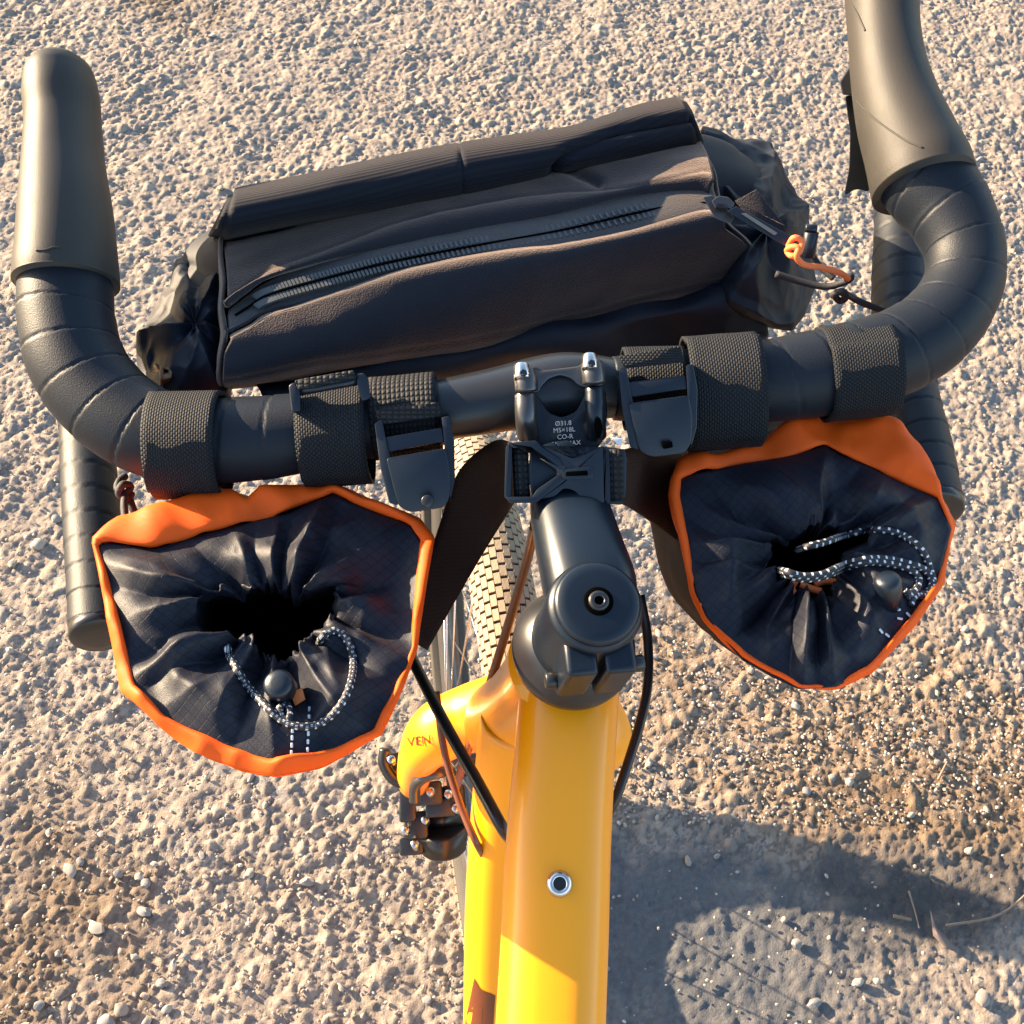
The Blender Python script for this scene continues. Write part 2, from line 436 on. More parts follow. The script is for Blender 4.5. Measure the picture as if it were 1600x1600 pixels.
def stone_mesh(nm, mat, s, sub=2):
    bm = bmesh.new(); bmesh.ops.create_icosphere(bm, subdivisions=sub, radius=1)
    rr = random.Random(s); ax = (1, .62+.3*rr.random(), .45+.25*rr.random())
    for v in bm.verts:
        k = (.78+.42*rr.random()) if sub == 1 else 1+.34*noise.noise(v.co*1.3+Vector((s, 3*s, 0)))+.16*noise.noise(v.co*3+Vector((s, 0, s)))-.10*abs(noise.noise(v.co*2.1)); v.co = Vector((v.co.x*ax[0]*k, v.co.y*ax[1]*k, v.co.z*ax[2]*k))
    me = bpy.data.meshes.new(nm); bm.to_mesh(me); bm.free(); me.materials.append(mat)
    if sub > 1: me.polygons.foreach_set('use_smooth', [True]*len(me.polygons)); me.set_sharp_from_angle(angle=R(32))
    return me
PEB = []
for i, c in enumerate([(.33, .285, .235), (.28, .23, .19), (.22, .205, .195), (.31, .24, .19), (.36, .31, .26)]):
    PEB.append(stone_mesh('pebble', plain('pebble stone', c, .8, bump=.5, bsc=300, var=.3, vsc=120), i))
    PEB.append(stone_mesh('pebble', PEB[-1].materials[0], i+30))
def place_pebble(u, v, size, me=None):
    p = zat(u, v, .004); o = bpy.data.objects.new('pebble', me or random.choice(PEB)); C.objects.link(o)
    o.parent = ground; o.location = (p.x, p.y, .0035+size*.15); o.scale = [size*random.uniform(.8, 1.2) for _ in range(3)]
    o.rotation_euler = (random.uniform(-.3, .3), random.uniform(-.3, .3), random.uniform(0, 6.3))
for u, v, s in [(1272, 1568, .011), (1340, 1535, .010), (1370, 1533, .007), (1535, 1560, .014), (1514, 1330, .009), (1327, 1222, .008),
                (1140, 1172, .007), (1455, 1174, .008), (1075, 1345, .007), (1120, 1338, .006), (1245, 1475, .008), (1225, 1437, .006),
                (150, 1450, .013), (190, 1578, .012), (165, 1600, .012), (480, 1378, .012), (290, 40, .009), (60, 850, .012), (20, 880, .010),
                (1530, 250, .010), (110, 1360, .010), (390, 1365, .009), (225, 1425, .011), (1425, 1165, .007), (1300, 1215, .006)]:
    place_pebble(u, v, s*.8)
for i in range(270):
    u, v = random.uniform(-40, 1640), random.uniform(-40, 1640)
    if u > 960 and v > 1300: u -= 900
    place_pebble(u, v, random.uniform(.0035, .0070))
# the small chips nobody could count: one object
chips = MB(); CH = [stone_mesh('chip', PEB[0].materials[0], 90+i, 1) for i in range(5)]; tmpl = [[v.co.copy() for v in m.vertices] for m in CH]; tf = [tuple(p.vertices) for p in CH[0].polygons]
for i in range(9000):
    if i < 900: u, v = random.uniform(960, 1640), random.uniform(1040, 1300)
    else: u, v = random.uniform(-60, 1660), random.uniform(-60, 1660)
    p = zat(u, v, .003); s = random.uniform(.0012, .0032)
    if v > 1290 and u > 960 and random.random() < .8: continue
    q = Matrix.Rotation(random.uniform(0, 6.3), 3, 'Z') @ Matrix.Rotation(random.uniform(-.6, .6), 3, 'X')
    T = random.choice(tmpl); chips.add([p+q @ (c*s)+Vector((0, 0, s*.3)) for c in T], tf)
def chip_mat():
    b = NB('stone chips'); g = b.n('ShaderNodeNewGeometry'); r = g.outputs['Random Per Island']
    c = b.mix(r, (.20, .165, .135), (.40, .345, .29)); c = b.mix(b.math('GREATER_THAN', r, .975), c, (.48, .43, .37))
    b.set(Base_Color=c, Roughness=.8, Specular_IOR_Level=.3); return b.m
chips.build('gravel', chip_mat(), None, smooth=False, kind='stuff')
# dry twigs and one leaf on the ground
TWIG = plain('dry twig', (.20, .14, .10), .8, bump=.4, bsc=400)
for pts, r, lab in [([(1478, 1446), (1555, 1432), (1600, 1400), (1620, 1370)], .0016, 'longest thin dry twig curving across the dark ground patch'),
                    ([(1420, 1392), (1430, 1425), (1436, 1450)], .0011, 'thin upright dry twig left of the brown dead leaf'),
                    ([(1396, 1431), (1424, 1437)], .0022, 'short pale straight twig lying flat on the dark ground'),
                    ([(1466, 1218), (1480, 1190)], .0017, 'short pale twig on the brown chippings above the dark ground')]:
    P = [zat(u, v, .0065) for u, v in pts]; V, Fc, U = sweep(P, [r*(1-.5*i/len(P)) for i in range(len(P))], n=7, m=14)
    o = mesh('twig', V, Fc, TWIG, None, uv=U); o['label'] = lab; o['category'] = 'twig'
lf = [(1453, 1420), (1462, 1448), (1478, 1462), (1496, 1482), (1488, 1486), (1470, 1474), (1458, 1462), (1456, 1445)]
V = [zat(u, v, .0065+.003*math.sin(i)) for i, (u, v) in enumerate(lf)]
o = mesh('dead_leaf', V, [tuple(range(8))], plain('dead leaf', (.17, .125, .11), .8)); solid(o, .0006)
o['label'] = 'shrivelled brown dead leaf beside the longest twig'; o['category'] = 'leaf'

# ================================================================== bicycle
bike = thing('bicycle', 'yellow road bicycle with dark drop handlebar seen from above the stem', 'bicycle', (.03, .40, .0))

# ---- handlebar
barC = at(875, 607, .547)
def tape_r(pitch, depth, hand):
    def f(s, th):
        q = (s/pitch+hand*th/(2*math.pi)) % 1.0
        return 1+depth*(q-.5)-(.022 if q < .06 else 0)
    return f
L = [(690, 643, .5455, 52), (600, 655, .5445, 56), (500, 672, .5435, 61), (400, 685, .543, 66), (300, 688, .543, 68), (225, 670, .5455, 71), (165, 628, .550, 73),
     (122, 570, .555, 74), (105, 505, .561, 73), (102, 440, .567, 71), (100, 380, .573, 64)]
Rr = [(958, 607, .5475, 50), (1050, 604, .549, 56), (1150, 600, .5505, 62), (1250, 588, .552, 67), (1330, 572, .555, 69), (1405, 548, .560, 68), (1465, 508, .566, 65),
      (1503, 450, .573, 61), (1507, 390, .580, 61), (1482, 330, .586, 66), (1446, 280, .592, 72), (1420, 235, .598, 66)]
def px_tube(T, **k):
    return sweep([at(u, v, d) for u, v, d, r in T], [m_px(r, d) for u, v, d, r in T], **k)
bar = mesh('handlebar', *px_tube([(640, 650, .545, 46), (760, 628, .546, 50), (875, 607, .547, 56), (960, 606, .5475, 47), (1000, 606, .548, 46)], n=32, m=30)[:2], DARKTAPE, bike)
for T, h in ((L, 1), (Rr, -1)):
    V, Fc, U = px_tube(T, n=64, m=300, rfun=tape_r(.019, .016, h)); mesh('bar_tape', V, Fc, TAPE, bike, uv=U)
# drops: forward under the hood, down and back to the bar end
dropL = [zat(100, 330, .955), zat(98, 255, .925), zat(105, 270, .88), zat(118, 420, .85), zat(132, 620, .845), zat(140, 760, .848), zat(150, 900, .850), zat(156, 985, .852)]
dropR = [zat(1420, 200, .965), zat(1400, 130, .935), zat(1395, 170, .895), zat(1410, 330, .868), zat(1408, 450, .860), zat(1415, 600, .858), zat(1437, 700, .858), zat(1453, 792, .860)]
for D, h, rr in ((dropL, 1, .0150), (dropR, -1, .0182)):
    V, Fc, U = sweep(D, [rr]*8, n=56, m=300, rfun=tape_r(.0165, .022, h)); mesh('drop_tape', V, Fc, TAPE, bike, uv=U)
    t = (D[-1]-D[-2]).normalized()
    mesh('bar_end_plug', *lathe(D[-1]-t*.004, t, [(0, rr*1.0), (.0065, rr*1.0), (.0075, rr*.93), (.0085, rr*.5)], 32)[:2], BLACKP, bike)
# hoods
def hood(T, pts_dir):
    V, Fc, U = px_tube(T, n=40, m=70, flat=1.18, side=EX, dome=.75, dome0=False)
    return V, Fc, U
hL = [(104, 443, .567, 79), (104, 425, .568, 78), (104, 380, .572, 74), (103, 330, .578, 70), (100, 260, .588, 62), (99, 200, .596, 57), (96, 155, .600, 57), (94, 128, .603, 54)]
hR = [(1443, 291, .590, 78), (1437, 268, .592, 77), (1423, 230, .596, 71), (1405, 180, .602, 65), (1390, 120, .608, 58), (1382, 60, .614, 54), (1378, 0, .620, 55), (1376, -60, .622, 56), (1375, -110, .624, 54)]
for T, nm in ((hL, 'l'), (hR, 'r')):
    V, Fc, U = hood(T, 1)
    for i in range(len(V)):                          # raised horn at the tip, a rim that dips at the middle, faint moulded lines
        pass
    hd = mesh('brake_hood', V, Fc, RUBBER, bike, uv=U)
    HOODS = globals().setdefault('HOODS', []); HOODS.append(hd)
def surf_line(name, pts, r, mat, parent): return bez_tube(name, [at(*p) for p in pts], r, mat, parent, n=6, m=24)
# levers
def lever(pts, wid):
    mb = MB(); V, Fc, U = sweep(pts, wid, n=16, m=40, side=EX, flat=2.4); mb.add(V, Fc, U); return mb
lever([at(95, 150, .608), at(95, 138, .635), zat(94, 140, .93), zat(93, 150, .88), zat(98, 210, .845)], [.008, .0075, .007, .0065, .005]).build('brake_lever', DARKST, bike)
lever([at(1377, -60, .628), at(1376, -125, .645), zat(1366, -115, .95), zat(1360, -30, .89), zat(1358, 80, .85)], [.008, .0075, .007, .0065, .005]).build('brake_lever', DARKST, bike)
mb = MB(); mb.add(*slab([(1320, 150), (1332, 148), (1350, 215), (1364, 284), (1358, 301), (1338, 294), (1318, 308), (1327, 262), (1328, 205)], .630, .004, 1, rad=12, n=6))
mb.build('shift_paddle', DARKST, bike, smooth=False)
mb = MB(); mb.add(*slab([(1312, 128), (1330, 100), (1340, 98), (1342, 150), (1316, 148)], .622, .008, 2, rad=3)); mb.build('lever_pivot', CLAMP, bike, smooth=False)

# ---- stem
capP = at(935, 940, .462); hsP = at(894, 1017, .522)
ax = (hsP-capP).normalized()                         # steering axis, downwards
stem = mesh('stem', *sweep([at(872, 655, .553), at(876, 710, .544), at(883, 760, .533), at(890, 800, .5235), at(908, 870, .506), at(922, 920, .496), at(930, 950, .493)],
            [(.0130, .012), (.0140, .0135), (.0155, .0155), (.0170, .0165), (.0182, .018), (.0190, .019), (.0175, .019)], n=40, m=50, side=EX, sq=2.7)[:2], ALLOY, bike)
fwd = (at(870, 620, .54)-at(930, 940, .48)); fwd = (fwd-ax*fwd.dot(ax)).normalized(); sd_ = ax.cross(fwd).normalized()
if sd_.dot(EX) < 0: sd_ = -sd_
mesh('steerer_clamp', *lathe(capP+ax*.0035, ax, [(0, .0160), (.0018, .0184), (.004, .0190), (.036, .0195), (.044, .0200), (.046, .0190)], 56)[:2], ALLOY, stem)
mesh('top_cap', *lathe(capP-ax*.0005, ax, [(.0, .0050), (.0002, .0120), (.0008, .0155), (.0022, .0169), (.0042, .0169)], 56)[:2], ALLOY, stem)
mesh('cap_recess', *lathe(capP-ax*.0008, ax, [(0, .0034), (-.0001, .0054), (.0002, .0058)], 40)[:2], VOID, stem)
mb = MB(); mb.add(*lathe(capP-ax*.0022, ax, [(.0012, .0017), (.0001, .0020), (0, .0024), (.0002, .0036), (.0010, .0041), (.003, .0041)], 32, caps=False)); mb.build('cap_bolt', DARKST, stem)
mesh('bolt_socket', *lathe(capP-ax*.0013, ax, [(0, .0021), (.001, .0021)], 6)[:2], VOID, stem, smooth=False)
mb = MB(); bk = -fwd                                 # split clamp at the back with its slot
for s in (-1, 1):
    mb.add(*box(capP+ax*.025+bk*.0185+sd_*(s*.0076), (sd_, bk, ax), (.0063, .0075, .0165)))
o = mb.build('pinch_clamp', ALLOY, stem); bv = o.modifiers.new('round', 'BEVEL'); bv.width = .0022; bv.segments = 3; crisp(o, 50)
for z_, s in ((.018, 1), (.034, -1)):
    c = capP+ax*z_+bk*.0205
    mesh('pinch_bolt', *cyl(c+sd_*(s*.0125), c+sd_*(s*.0185), .0034, 16)[:2], DARKST, stem)
mesh('headset_cover', *lathe(capP+ax*.046, ax, [(0, .0165), (.003, .0205), (.012, .0262), (.0145, .0268), (.020, .0262)], 56)[:2], DARKTAPE, bike)
# bar clamp: faceplate in front, two ears, bolts
D0 = .528
mb = MB()
mb.add(*slab([(802, 588), (806, 575), (838, 572), (840, 580), (905, 572), (915, 560), (941, 562), (944, 602), (915, 606), (903, 602), (892, 591), (875, 586), (857, 592), (846, 604), (843, 612), (818, 617), (806, 612)], D0, .016, 3, rad=5))
fp = mb.build('faceplate', CLAMP, stem); crisp(fp, 40)
mb = MB()
mb.add(*slab([(803, 622), (838, 617), (846, 628), (858, 645), (878, 652), (900, 643), (908, 628), (915, 613), (946, 608), (949, 650), (942, 690), (920, 715), (840, 715), (806, 680)], D0+.001, .022, 3.5, rad=6))
o = mb.build('clamp_body', ALLOY, stem); crisp(o, 40)
for (u, v, w_, h_) in ((821, 650, 17, 31), (929, 645, 15, 36)):
    V, Fc, U = sweep([at(u, v-h_, D0-.007), at(u+1, v, D0-.008), at(u+4, v+h_, D0-.002)], [m_px(w_, D0)]*3, n=20, m=14, dome=.4); mesh('clamp_ear', V, Fc, CLAMP if u < 900 else ALLOY, stem)
for (u, v) in ((822, 597), (927, 585)):
    V, Fc, U = sweep([at(u-2, v-14, D0-.008), at(u, v, D0-.010), at(u+1, v+13, D0-.010)], [m_px(18, D0)]*3, n=20, m=10, dome=.2); mesh('bolt_boss', V, Fc, CLAMP, fp)
for (u, v) in ((815, 585), (921, 570)):
    p0 = at(u, v-14, D0-.010); p1 = at(u+1, v+8, D0-.013); t = (p1-p0).normalized()
    mesh('faceplate_bolt', *cyl(p0, p1, m_px(12, D0), 24)[:2], STEEL, stem)
    mesh('bolt_socket', *lathe(at(u+3, v-1, D0-.0130)-EC*.0028, EC, [(0, m_px(6, D0)), (.002, m_px(6, D0))], 6)[:2], DARKST, stem, smooth=False)
mb = MB(); mb.add(*slab([(929, 655), (938, 652), (942, 668), (938, 685), (932, 684), (928, 668)], D0-.0132, .004, 1, rad=3)); mb.build('ear_recess', VOID, stem)
def text(body, u, v, d, hpx, mat, parent, name, ang=0, ext=.00012, shear=0):
    cu = bpy.data.curves.new('t', 'FONT'); cu.body = body; cu.size = 1; cu.align_x = 'CENTER'; cu.align_y = 'CENTER'; cu.extrude = 0; cu.resolution_u = 3
    tmp = bpy.data.objects.new('t', cu); C.objects.link(tmp); dg = bpy.context.evaluated_depsgraph_get(); dg.update()
    me = bpy.data.meshes.new_from_object(tmp.evaluated_get(dg)); bpy.data.objects.remove(tmp); k = m_px(hpx, d)*1.35
    ca, sa = math.cos(ang), math.sin(ang); o0 = at(u, v, d)
    V = [o0+EX*(k*(p.co.x*ca-p.co.y*sa))+EU*(k*(p.co.x*sa+p.co.y*ca)) for p in me.vertices]
    return mesh(name, V, [tuple(p.vertices) for p in me.polygons], mat, parent, smooth=False)
for i, s in enumerate(('Ø31.8', 'M5×18L', 'CO-R', '5Nm MAX')):
    text(s, 880+i*1.5, 661.5+i*10.5, D0-.0002, 7.6, INK, stem, 'lettering', R(4))

# ---- frame
top_c = [at(893, 1040, .556), at(887, 1110, .546), at(880, 1200, .537), at(872, 1320, .527), at(867, 1450, .516), at(860, 1600, .503), at(852, 1800, .487), at(840, 2300, .455)]
frame = mesh('frame', *sweep(top_c, [(.0225, .026)]*3+[(.0228, .025)]*5, n=64, m=90, side=EX, sq=3.0)[:2], YELLOW, bike)
ht0, ht1 = hsP+ax*.014, zat(800, 1128, .735)
mesh('head_tube', *sweep([ht0, ht0.lerp(ht1, .3), ht0.lerp(ht1, .7), ht1], [.0262, .0235, .0245, .0285], n=40, m=40)[:2], YELLOW, bike)
dt = [ht1.lerp(ht0, .28), zat(800, 1290, .700), zat(792, 1420, .640), zat(786, 1600, .56), zat(778, 1900, .44), zat(765, 2300, .33)]
down = mesh('down_tube', *sweep(dt, [(.024, .028), (.025, .030), (.026, .031), (.026, .031), (.026, .031), (.026, .03)], n=48, m=70, side=EX, sq=2.6)[:2], YELLOW, bike)
from mathutils.bvhtree import BVHTree
def hitter(o):
    b = org(o); t = BVHTree.FromPolygons([v.co+b for v in o.data.vertices], [tuple(p.vertices) for p in o.data.polygons])
    def f(u, v, off=0.0):
        r = ray(u, v).normalized(); h, n_, _, _ = t.ray_cast(EYE, r)
        return (None, None) if h is None else (h-r*off, n_ if n_.dot(r) < 0 else -n_)
    return f
bc, bn = hitter(frame)(874, 1381)
mb = MB(); mb.add(*lathe(bc-bn*.001, bn, [(0, .0056), (.0018, .0055), (.0034, .0046), (.0041, .0034), (.0038, .0027), (.0012, .0024)], 32, caps=False)); mb.build('bottle_boss_bolt', STEEL, bike)
mesh('bolt_socket', *lathe(bc+bn*.0004, bn, [(0, .0030), (.0009, .0030)], 6)[:2], DARKST, bike, smooth=False)
for hd, pts in ((HOODS[0], [(56, 391), (72, 390), (84, 386), (94, 387)]), (HOODS[1], [(1338, 158), (1362, 182), (1390, 203), (1418, 221), (1442, 231)]), (HOODS[1], [(1329, 4), (1340, 22), (1352, 48)])):
    f = hitter(hd); P = [f(u, v, .0001)[0] for u, v in pts]; P = [p for p in P if p is not None]
    if len(P) > 2: bez_tube('moulded_seam', P, .0005, RUBBER, hd, n=6, m=30)
# ---- wheel
hubC = Vector((-.002, .432, .345)); hd_ = R(14)
wf = Vector((-math.sin(hd_), math.cos(hd_), 0)); wr = Vector((math.cos(hd_), math.sin(hd_), 0)); wu = Vector((0, 0, 1))
wheel = bpy.data.objects.new('front_wheel', None); C.objects.link(wheel); wheel.parent = bike; wheel.location = hubC-bike.location; wheel.empty_display_size = .02
def ring(r0, prof, n=160):                           # prof: list of (radial, axial)
    V, Fc = [], []; m = len(prof)
    for i in range(n):
        t = 2*math.pi*i/n; rd = wf*math.cos(t)+wu*math.sin(t)
        for a, b in prof: V.append(hubC+rd*(r0+a)+wr*b)
    for i in range(n):
        for k in range(m): Fc.append((i*m+k, i*m+(k+1) % m, ((i+1) % n)*m+(k+1) % m, ((i+1) % n)*m+k))
    return V, Fc
tw = .0215
mesh('tyre', *ring(.319, [(tw*math.sin(a)*1.0, tw*math.cos(a)) for a in np.linspace(-.5, math.pi+.5, 22)]), TYRE, wheel)
mb = MB()
for i in range(200):
    for k, a in enumerate(np.linspace(-75, 75, 13)):
        t = 2*math.pi*(i+(.5 if k % 2 else 0))/200; rd = wf*math.cos(t)+wu*math.sin(t); tg = -wf*math.sin(t)+wu*math.cos(t)
        nn = rd*math.cos(R(a))+wr*math.sin(R(a)); sdv = wr*math.cos(R(a))-rd*math.sin(R(a))
        mb.add(*box(hubC+rd*.319+nn*(tw+.0004), (tg, sdv, nn), (.0042, .00228, .0012)))
mb.build('tread', KNOB, wheel, smooth=False, kind='stuff')
mesh('rim', *ring(.306, [(.006, .0125), (-.004, .012), (-.022, .006), (-.026, 0), (-.022, -.006), (-.004, -.012), (.006, -.0125), (.002, 0)]), RIM, wheel)
mb = MB()
mb.add(*lathe(hubC-wr*.05, wr, [(0, .008), (.012, .010), (.014, .022), (.018, .022), (.022, .012), (.075, .012), (.08, .022), (.084, .022), (.088, .010), (.1, .008)], 24)); mb.build('hub', DARKST, wheel)
for i in range(28):
    t = 2*math.pi*i/28; t2 = t+(.5 if i % 4 < 2 else -.5); s = 1 if i % 2 else -1
    V, Fc, U = sweep([hubC+wr*(s*.032)+(wf*math.cos(t2)+wu*math.sin(t2))*.02, hubC+wr*(s*.003)+(wf*math.cos(t)+wu*math.sin(t))*.284], [.001]*2, n=5, m=2); mesh('spoke', V, Fc, STEEL, wheel)
mesh('brake_disc', *ring(.072, [(.008, .0010-.042), (-.008, .0010-.042), (-.008, -.0010-.042), (.008, -.0010-.042)], 80), STEEL, wheel, smooth=False)

# ---- fork
fc = ht1.lerp(ht0, -.10)
legL = [at(800, 1105, .75), at(735, 1122, .757), at(682, 1146, .765), at(655, 1180, .80), at(646, 1222, .90), hubC-wr*.056+wu*.02]
legR = [fc+wr*.006, fc+wr*.046-wu*.008, fc+wr*.060-wu*.035+wf*.006, hubC+wr*.060+wu*.20, hubC+wr*.056+wu*.02]
for T in (legL, legR):
    V, Fc, U = sweep(T, ([(.024, .022), (.0215, .020), (.0200, .018), (.016, .0135), (.0125, .011), (.011, .010)] if T is legL else [(.026, .024), (.0275, .024), (.024, .021), (.0165, .015), (.011, .010)]), n=40, m=60, side=wf); fk = mesh('fork_leg', V, Fc, YELLOW, bike)
    if T is legL: forkL = fk
lt = text('VEN', 655, 1158, .765, 15, DECAL, forkL, 'lettering', R(6)); fh = hitter(forkL); lb = org(lt)
for v in lt.data.vertices:                           # print follows the round of the leg
    u_, v_, _ = proj(v.co+lb); h = fh(u_, v_, .0011)[0]
    if h is not None: v.co = h-lb

# ---- brake caliper and its cables on the left leg
cal = bpy.data.objects.new('brake_caliper', None); C.objects.link(cal); cal.parent = bike; calP = at(672, 1262, .905); cal.location = calP-bike.location; cal.empty_display_size = .02
mb = MB(); mb.add(*cyl(at(690, 1292, .900), at(694, 1330, .905), m_px(42, .9), 28, r2=m_px(36, .9))); mb.add(*lathe(at(690, 1290, .897), (at(690, 1290, .9)-at(692, 1312, .89)).normalized(), [(0, m_px(40, .9)), (.003, m_px(30, .9)), (.004, m_px(12, .9))], 24)); mb.build('piston_housing', DARKST, cal)
mb = MB()
for (u, v, wd, hg, dp) in ((668, 1240, 44, 34, .86), (650, 1290, 34, 40, .885), (642, 1322, 36, 26, .89), (618, 1200, 26, 44, .86), (708, 1248, 36, 40, .87), (636, 1258, 24, 50, .87), (690, 1262, 50, 26, .865)):
    mb.add(*slab([(u-wd/2, v-hg/2), (u+wd/2, v-hg/2-4), (u+wd/2+3, v+hg/2), (u-wd/2, v+hg/2+3)], dp, .022, 3, rad=6))
o = mb.build('caliper_body', DARKST, cal); crisp(o, 40)
for (u, v, d_) in ((611, 1186, .845), (633, 1296, .87), (664, 1280, .87), (712, 1262, .855), (648, 1318, .875), (700, 1240, .855), (672, 1236, .845)):
    mesh('bolt', *cyl(at(u, v, d_), at(u+2, v+6, d_+.01), m_px(6.5, .86), 14)[:2], STEEL, cal)
mb = MB(); V, Fc, U = sweep([at(602, 1170, .85), at(600, 1192, .85), at(612, 1214, .85), at(628, 1222, .85), at(634, 1205, .85)], [.0042]*5, n=10, m=26); mb.add(V, Fc, U); mb.build('adjuster_arm', DARKST, cal)
mb = MB(); V, Fc, U = sweep([at(648, 1252, .80), at(649, 1228, .795), at(664, 1214, .79), at(690, 1207, .79), at(704, 1204, .80)], [.0038]*5, n=12, m=36); mb.add(V, Fc, U); mb.build('cable_noodle', CLAMP, cal)
bez_tube('brake_cable', [at(836, 820, .60), at(822, 880, .64), at(790, 990, .69), at(752, 1110, .72), at(722, 1200, .76), at(712, 1232, .80)], .0027, BROWNC, bike, m=60)
bez_tube('brake_hose', [at(682, 1080, .70), at(690, 1150, .70), at(702, 1205, .70), at(722, 1265, .695), at(742, 1312, .69), at(754, 1335, .70)], .0022, BROWNC, bike, m=60)
bez_tube('gear_cable', [at(630, 1000, .66), at(655, 1052, .645), at(700, 1140, .62), at(745, 1220, .60), at(783, 1290, .585), at(800, 1315, .60)], .0031, BLACKP, bike, m=60)
bez_tube('gear_cable', [at(1000, 930, .60), at(1012, 1000, .60), at(1012, 1070, .59), at(1000, 1130, .58), at(982, 1190, .57), at(962, 1248, .565), at(945, 1280, .57)], .0024, BLACKP, bike, m=60)
dh = hitter(down); LET = [(739, 1528), (748, 1545), (772, 1556), (764, 1660), (748, 1660), (752, 1574), (741, 1568), (733, 1600), (727, 1660), (714, 1660), (726, 1590)]
bm = bmesh.new(); bm.faces.new([bm.verts.new((x+2, y, 0)) for x, y in LET]); bmesh.ops.triangulate(bm, faces=bm.faces); bmesh.ops.subdivide_edges(bm, edges=bm.edges, cuts=3, use_grid_fill=True)
V = []; bad = False
for v in bm.verts:
    h, n_ = dh(v.co.x, v.co.y, .0006); V.append(h)
Fc = [tuple(q.index for q in f.verts) for f in bm.faces if all(V[q.index] is not None for q in f.verts)]
use = sorted({i for f in Fc for i in f}); ix = {k: n_ for n_, k in enumerate(use)}
mesh('decal', [V[k] for k in use], [tuple(ix[k] for k in f) for f in Fc], DECAL, down); bm.free()

# ================================================================== handlebar bag
bag = thing('handlebar_bag', 'navy black handlebar bag with ribbed roll top and long zip', 'bag', zat(760, 420, .93))
wr_ = lambda a, sc, o=0: (lambda p, u, v: a*fb(p+Vector((o, 0, 0)), sc))
def line_groove(line, w_, depth, soft=1):
    L_ = [np.array(q, float) for q in line]
    def f(p, u, v):
        x = np.array(proj(p)[:2]); best = 1e9
        for a, b in zip(L_[:-1], L_[1:]):
            ab = b-a; t = min(1, max(0, (x-a).dot(ab)/ab.dot(ab))); best = min(best, np.linalg.norm(x-a-ab*t))
        return -depth*math.exp(-(best/w_)**2)
    return f
def add(*fs): return lambda p, u, v: sum(f(p, u, v) for f in fs)
def arch(amp, ks):
    xs_, ys_ = zip(*ks); return lambda p, u, v: amp*float(np.interp(u, np.linspace(0, 1, 41), ARC(xs_, ys_)))
def ARC(xs_, ys_):
    y = np.interp(np.linspace(0, 1, 41), xs_, ys_); k = np.array([1, 2, 3, 4, 3, 2, 1])/16; return np.convolve(np.pad(y, 3, mode='edge'), k, 'valid')
AU = [(0, -1.6), (.04, -.5), (.34, .9), (.5, 1), (.78, .1), (.86, .3), (.97, 1.0), (1, -.6)]; AL = [(0, -1.6), (.04, -.5), (.45, 1), (.6, 1), (.96, -.1), (1, -1.4)]
def sag(n_, amp, ph=0): return lambda p, u, v: amp*noise.noise(Vector((u*n_+ph, v*1.5, ph)))
body_pts = [zat(335, 500, .925), zat(380, 480, .925), zat(500, 452, .925), zat(700, 410, .925), (zat(900, 372, .925)), zat(1060, 345, .925), zat(1140, 350, .925), zat(1190, 350, .925)]
V, Fc, U = sweep(body_pts, [(.030, .028), (.044, .040), (.052, .047), (.055, .050), (.056, .050), (.052, .047), (.042, .040), (.028, .028)], n=64, m=90, side=(0, 1, -.1), dome=.6,
    rfun=lambda s, th: 1+.03*noise.noise(Vector((s*40, th*2, 0)))+.05*crease(Vector((s, math.cos(th)*.05, math.sin(th)*.05)), 25)*(1 if s < .05 else .25))
mesh('main_body', V, Fc, CRUM, bag, uv=U)
# ribbed roll along the far side
A0 = [(0, -.5), (.08, -.45), (.38, .9), (.55, 1), (.8, .3), (.85, .3), (.96, .9), (1, .6)]
zr_ = lambda a, b=None, n=6: [a-(.0 if k < n-3 else (k-n+4)*.0035) for k in range(n)]
rows = [([(366, 345), (540, 312), (720, 275), (880, 248), (985, 224), (1072, 200)], zr_(.935)),
        ([(362, 312), (540, 276), (720, 238), (880, 212), (985, 186), (1070, 165)], zr_(.972)),
        ([(358, 303), (540, 266), (720, 229), (880, 204), (980, 178), (1068, 157)], zr_(.988)),
        ([(354, 316), (540, 276), (720, 240), (880, 214), (985, 188), (1076, 166)], zr_(1.000)),
        ([(348, 338), (540, 298), (720, 264), (880, 236), (990, 208), (1086, 186)], zr_(1.002)),
        ([(342, 358), (540, 319), (720, 288), (870, 258), (990, 231), (1093, 211)], zr_(.994)),
        ([(337, 369), (540, 330), (720, 300), (870, 268), (990, 241), (1096, 224)], zr_(.981)),
        ([(332, 376), (540, 334), (720, 304), (870, 272), (990, 244), (1097, 229)], zr_(.962))]
V, Fc, U = patch(rows, 170, 60, add(line_groove([(862, 262), (885, 240), (960, 212), (1075, 190)], 6, .008), line_groove([(718, 225), (722, 300)], 2.2, .0014), lambda p, u, v: .0022*crease(p, 9, 3)-.003*(abs(u-.5) > .485)))
Fc += [tuple(j*170 for j in range(60)), tuple(j*170+169 for j in range(60))]
solid(mesh('roll_top', V, Fc, RIBF, bag, uv=U), .003)
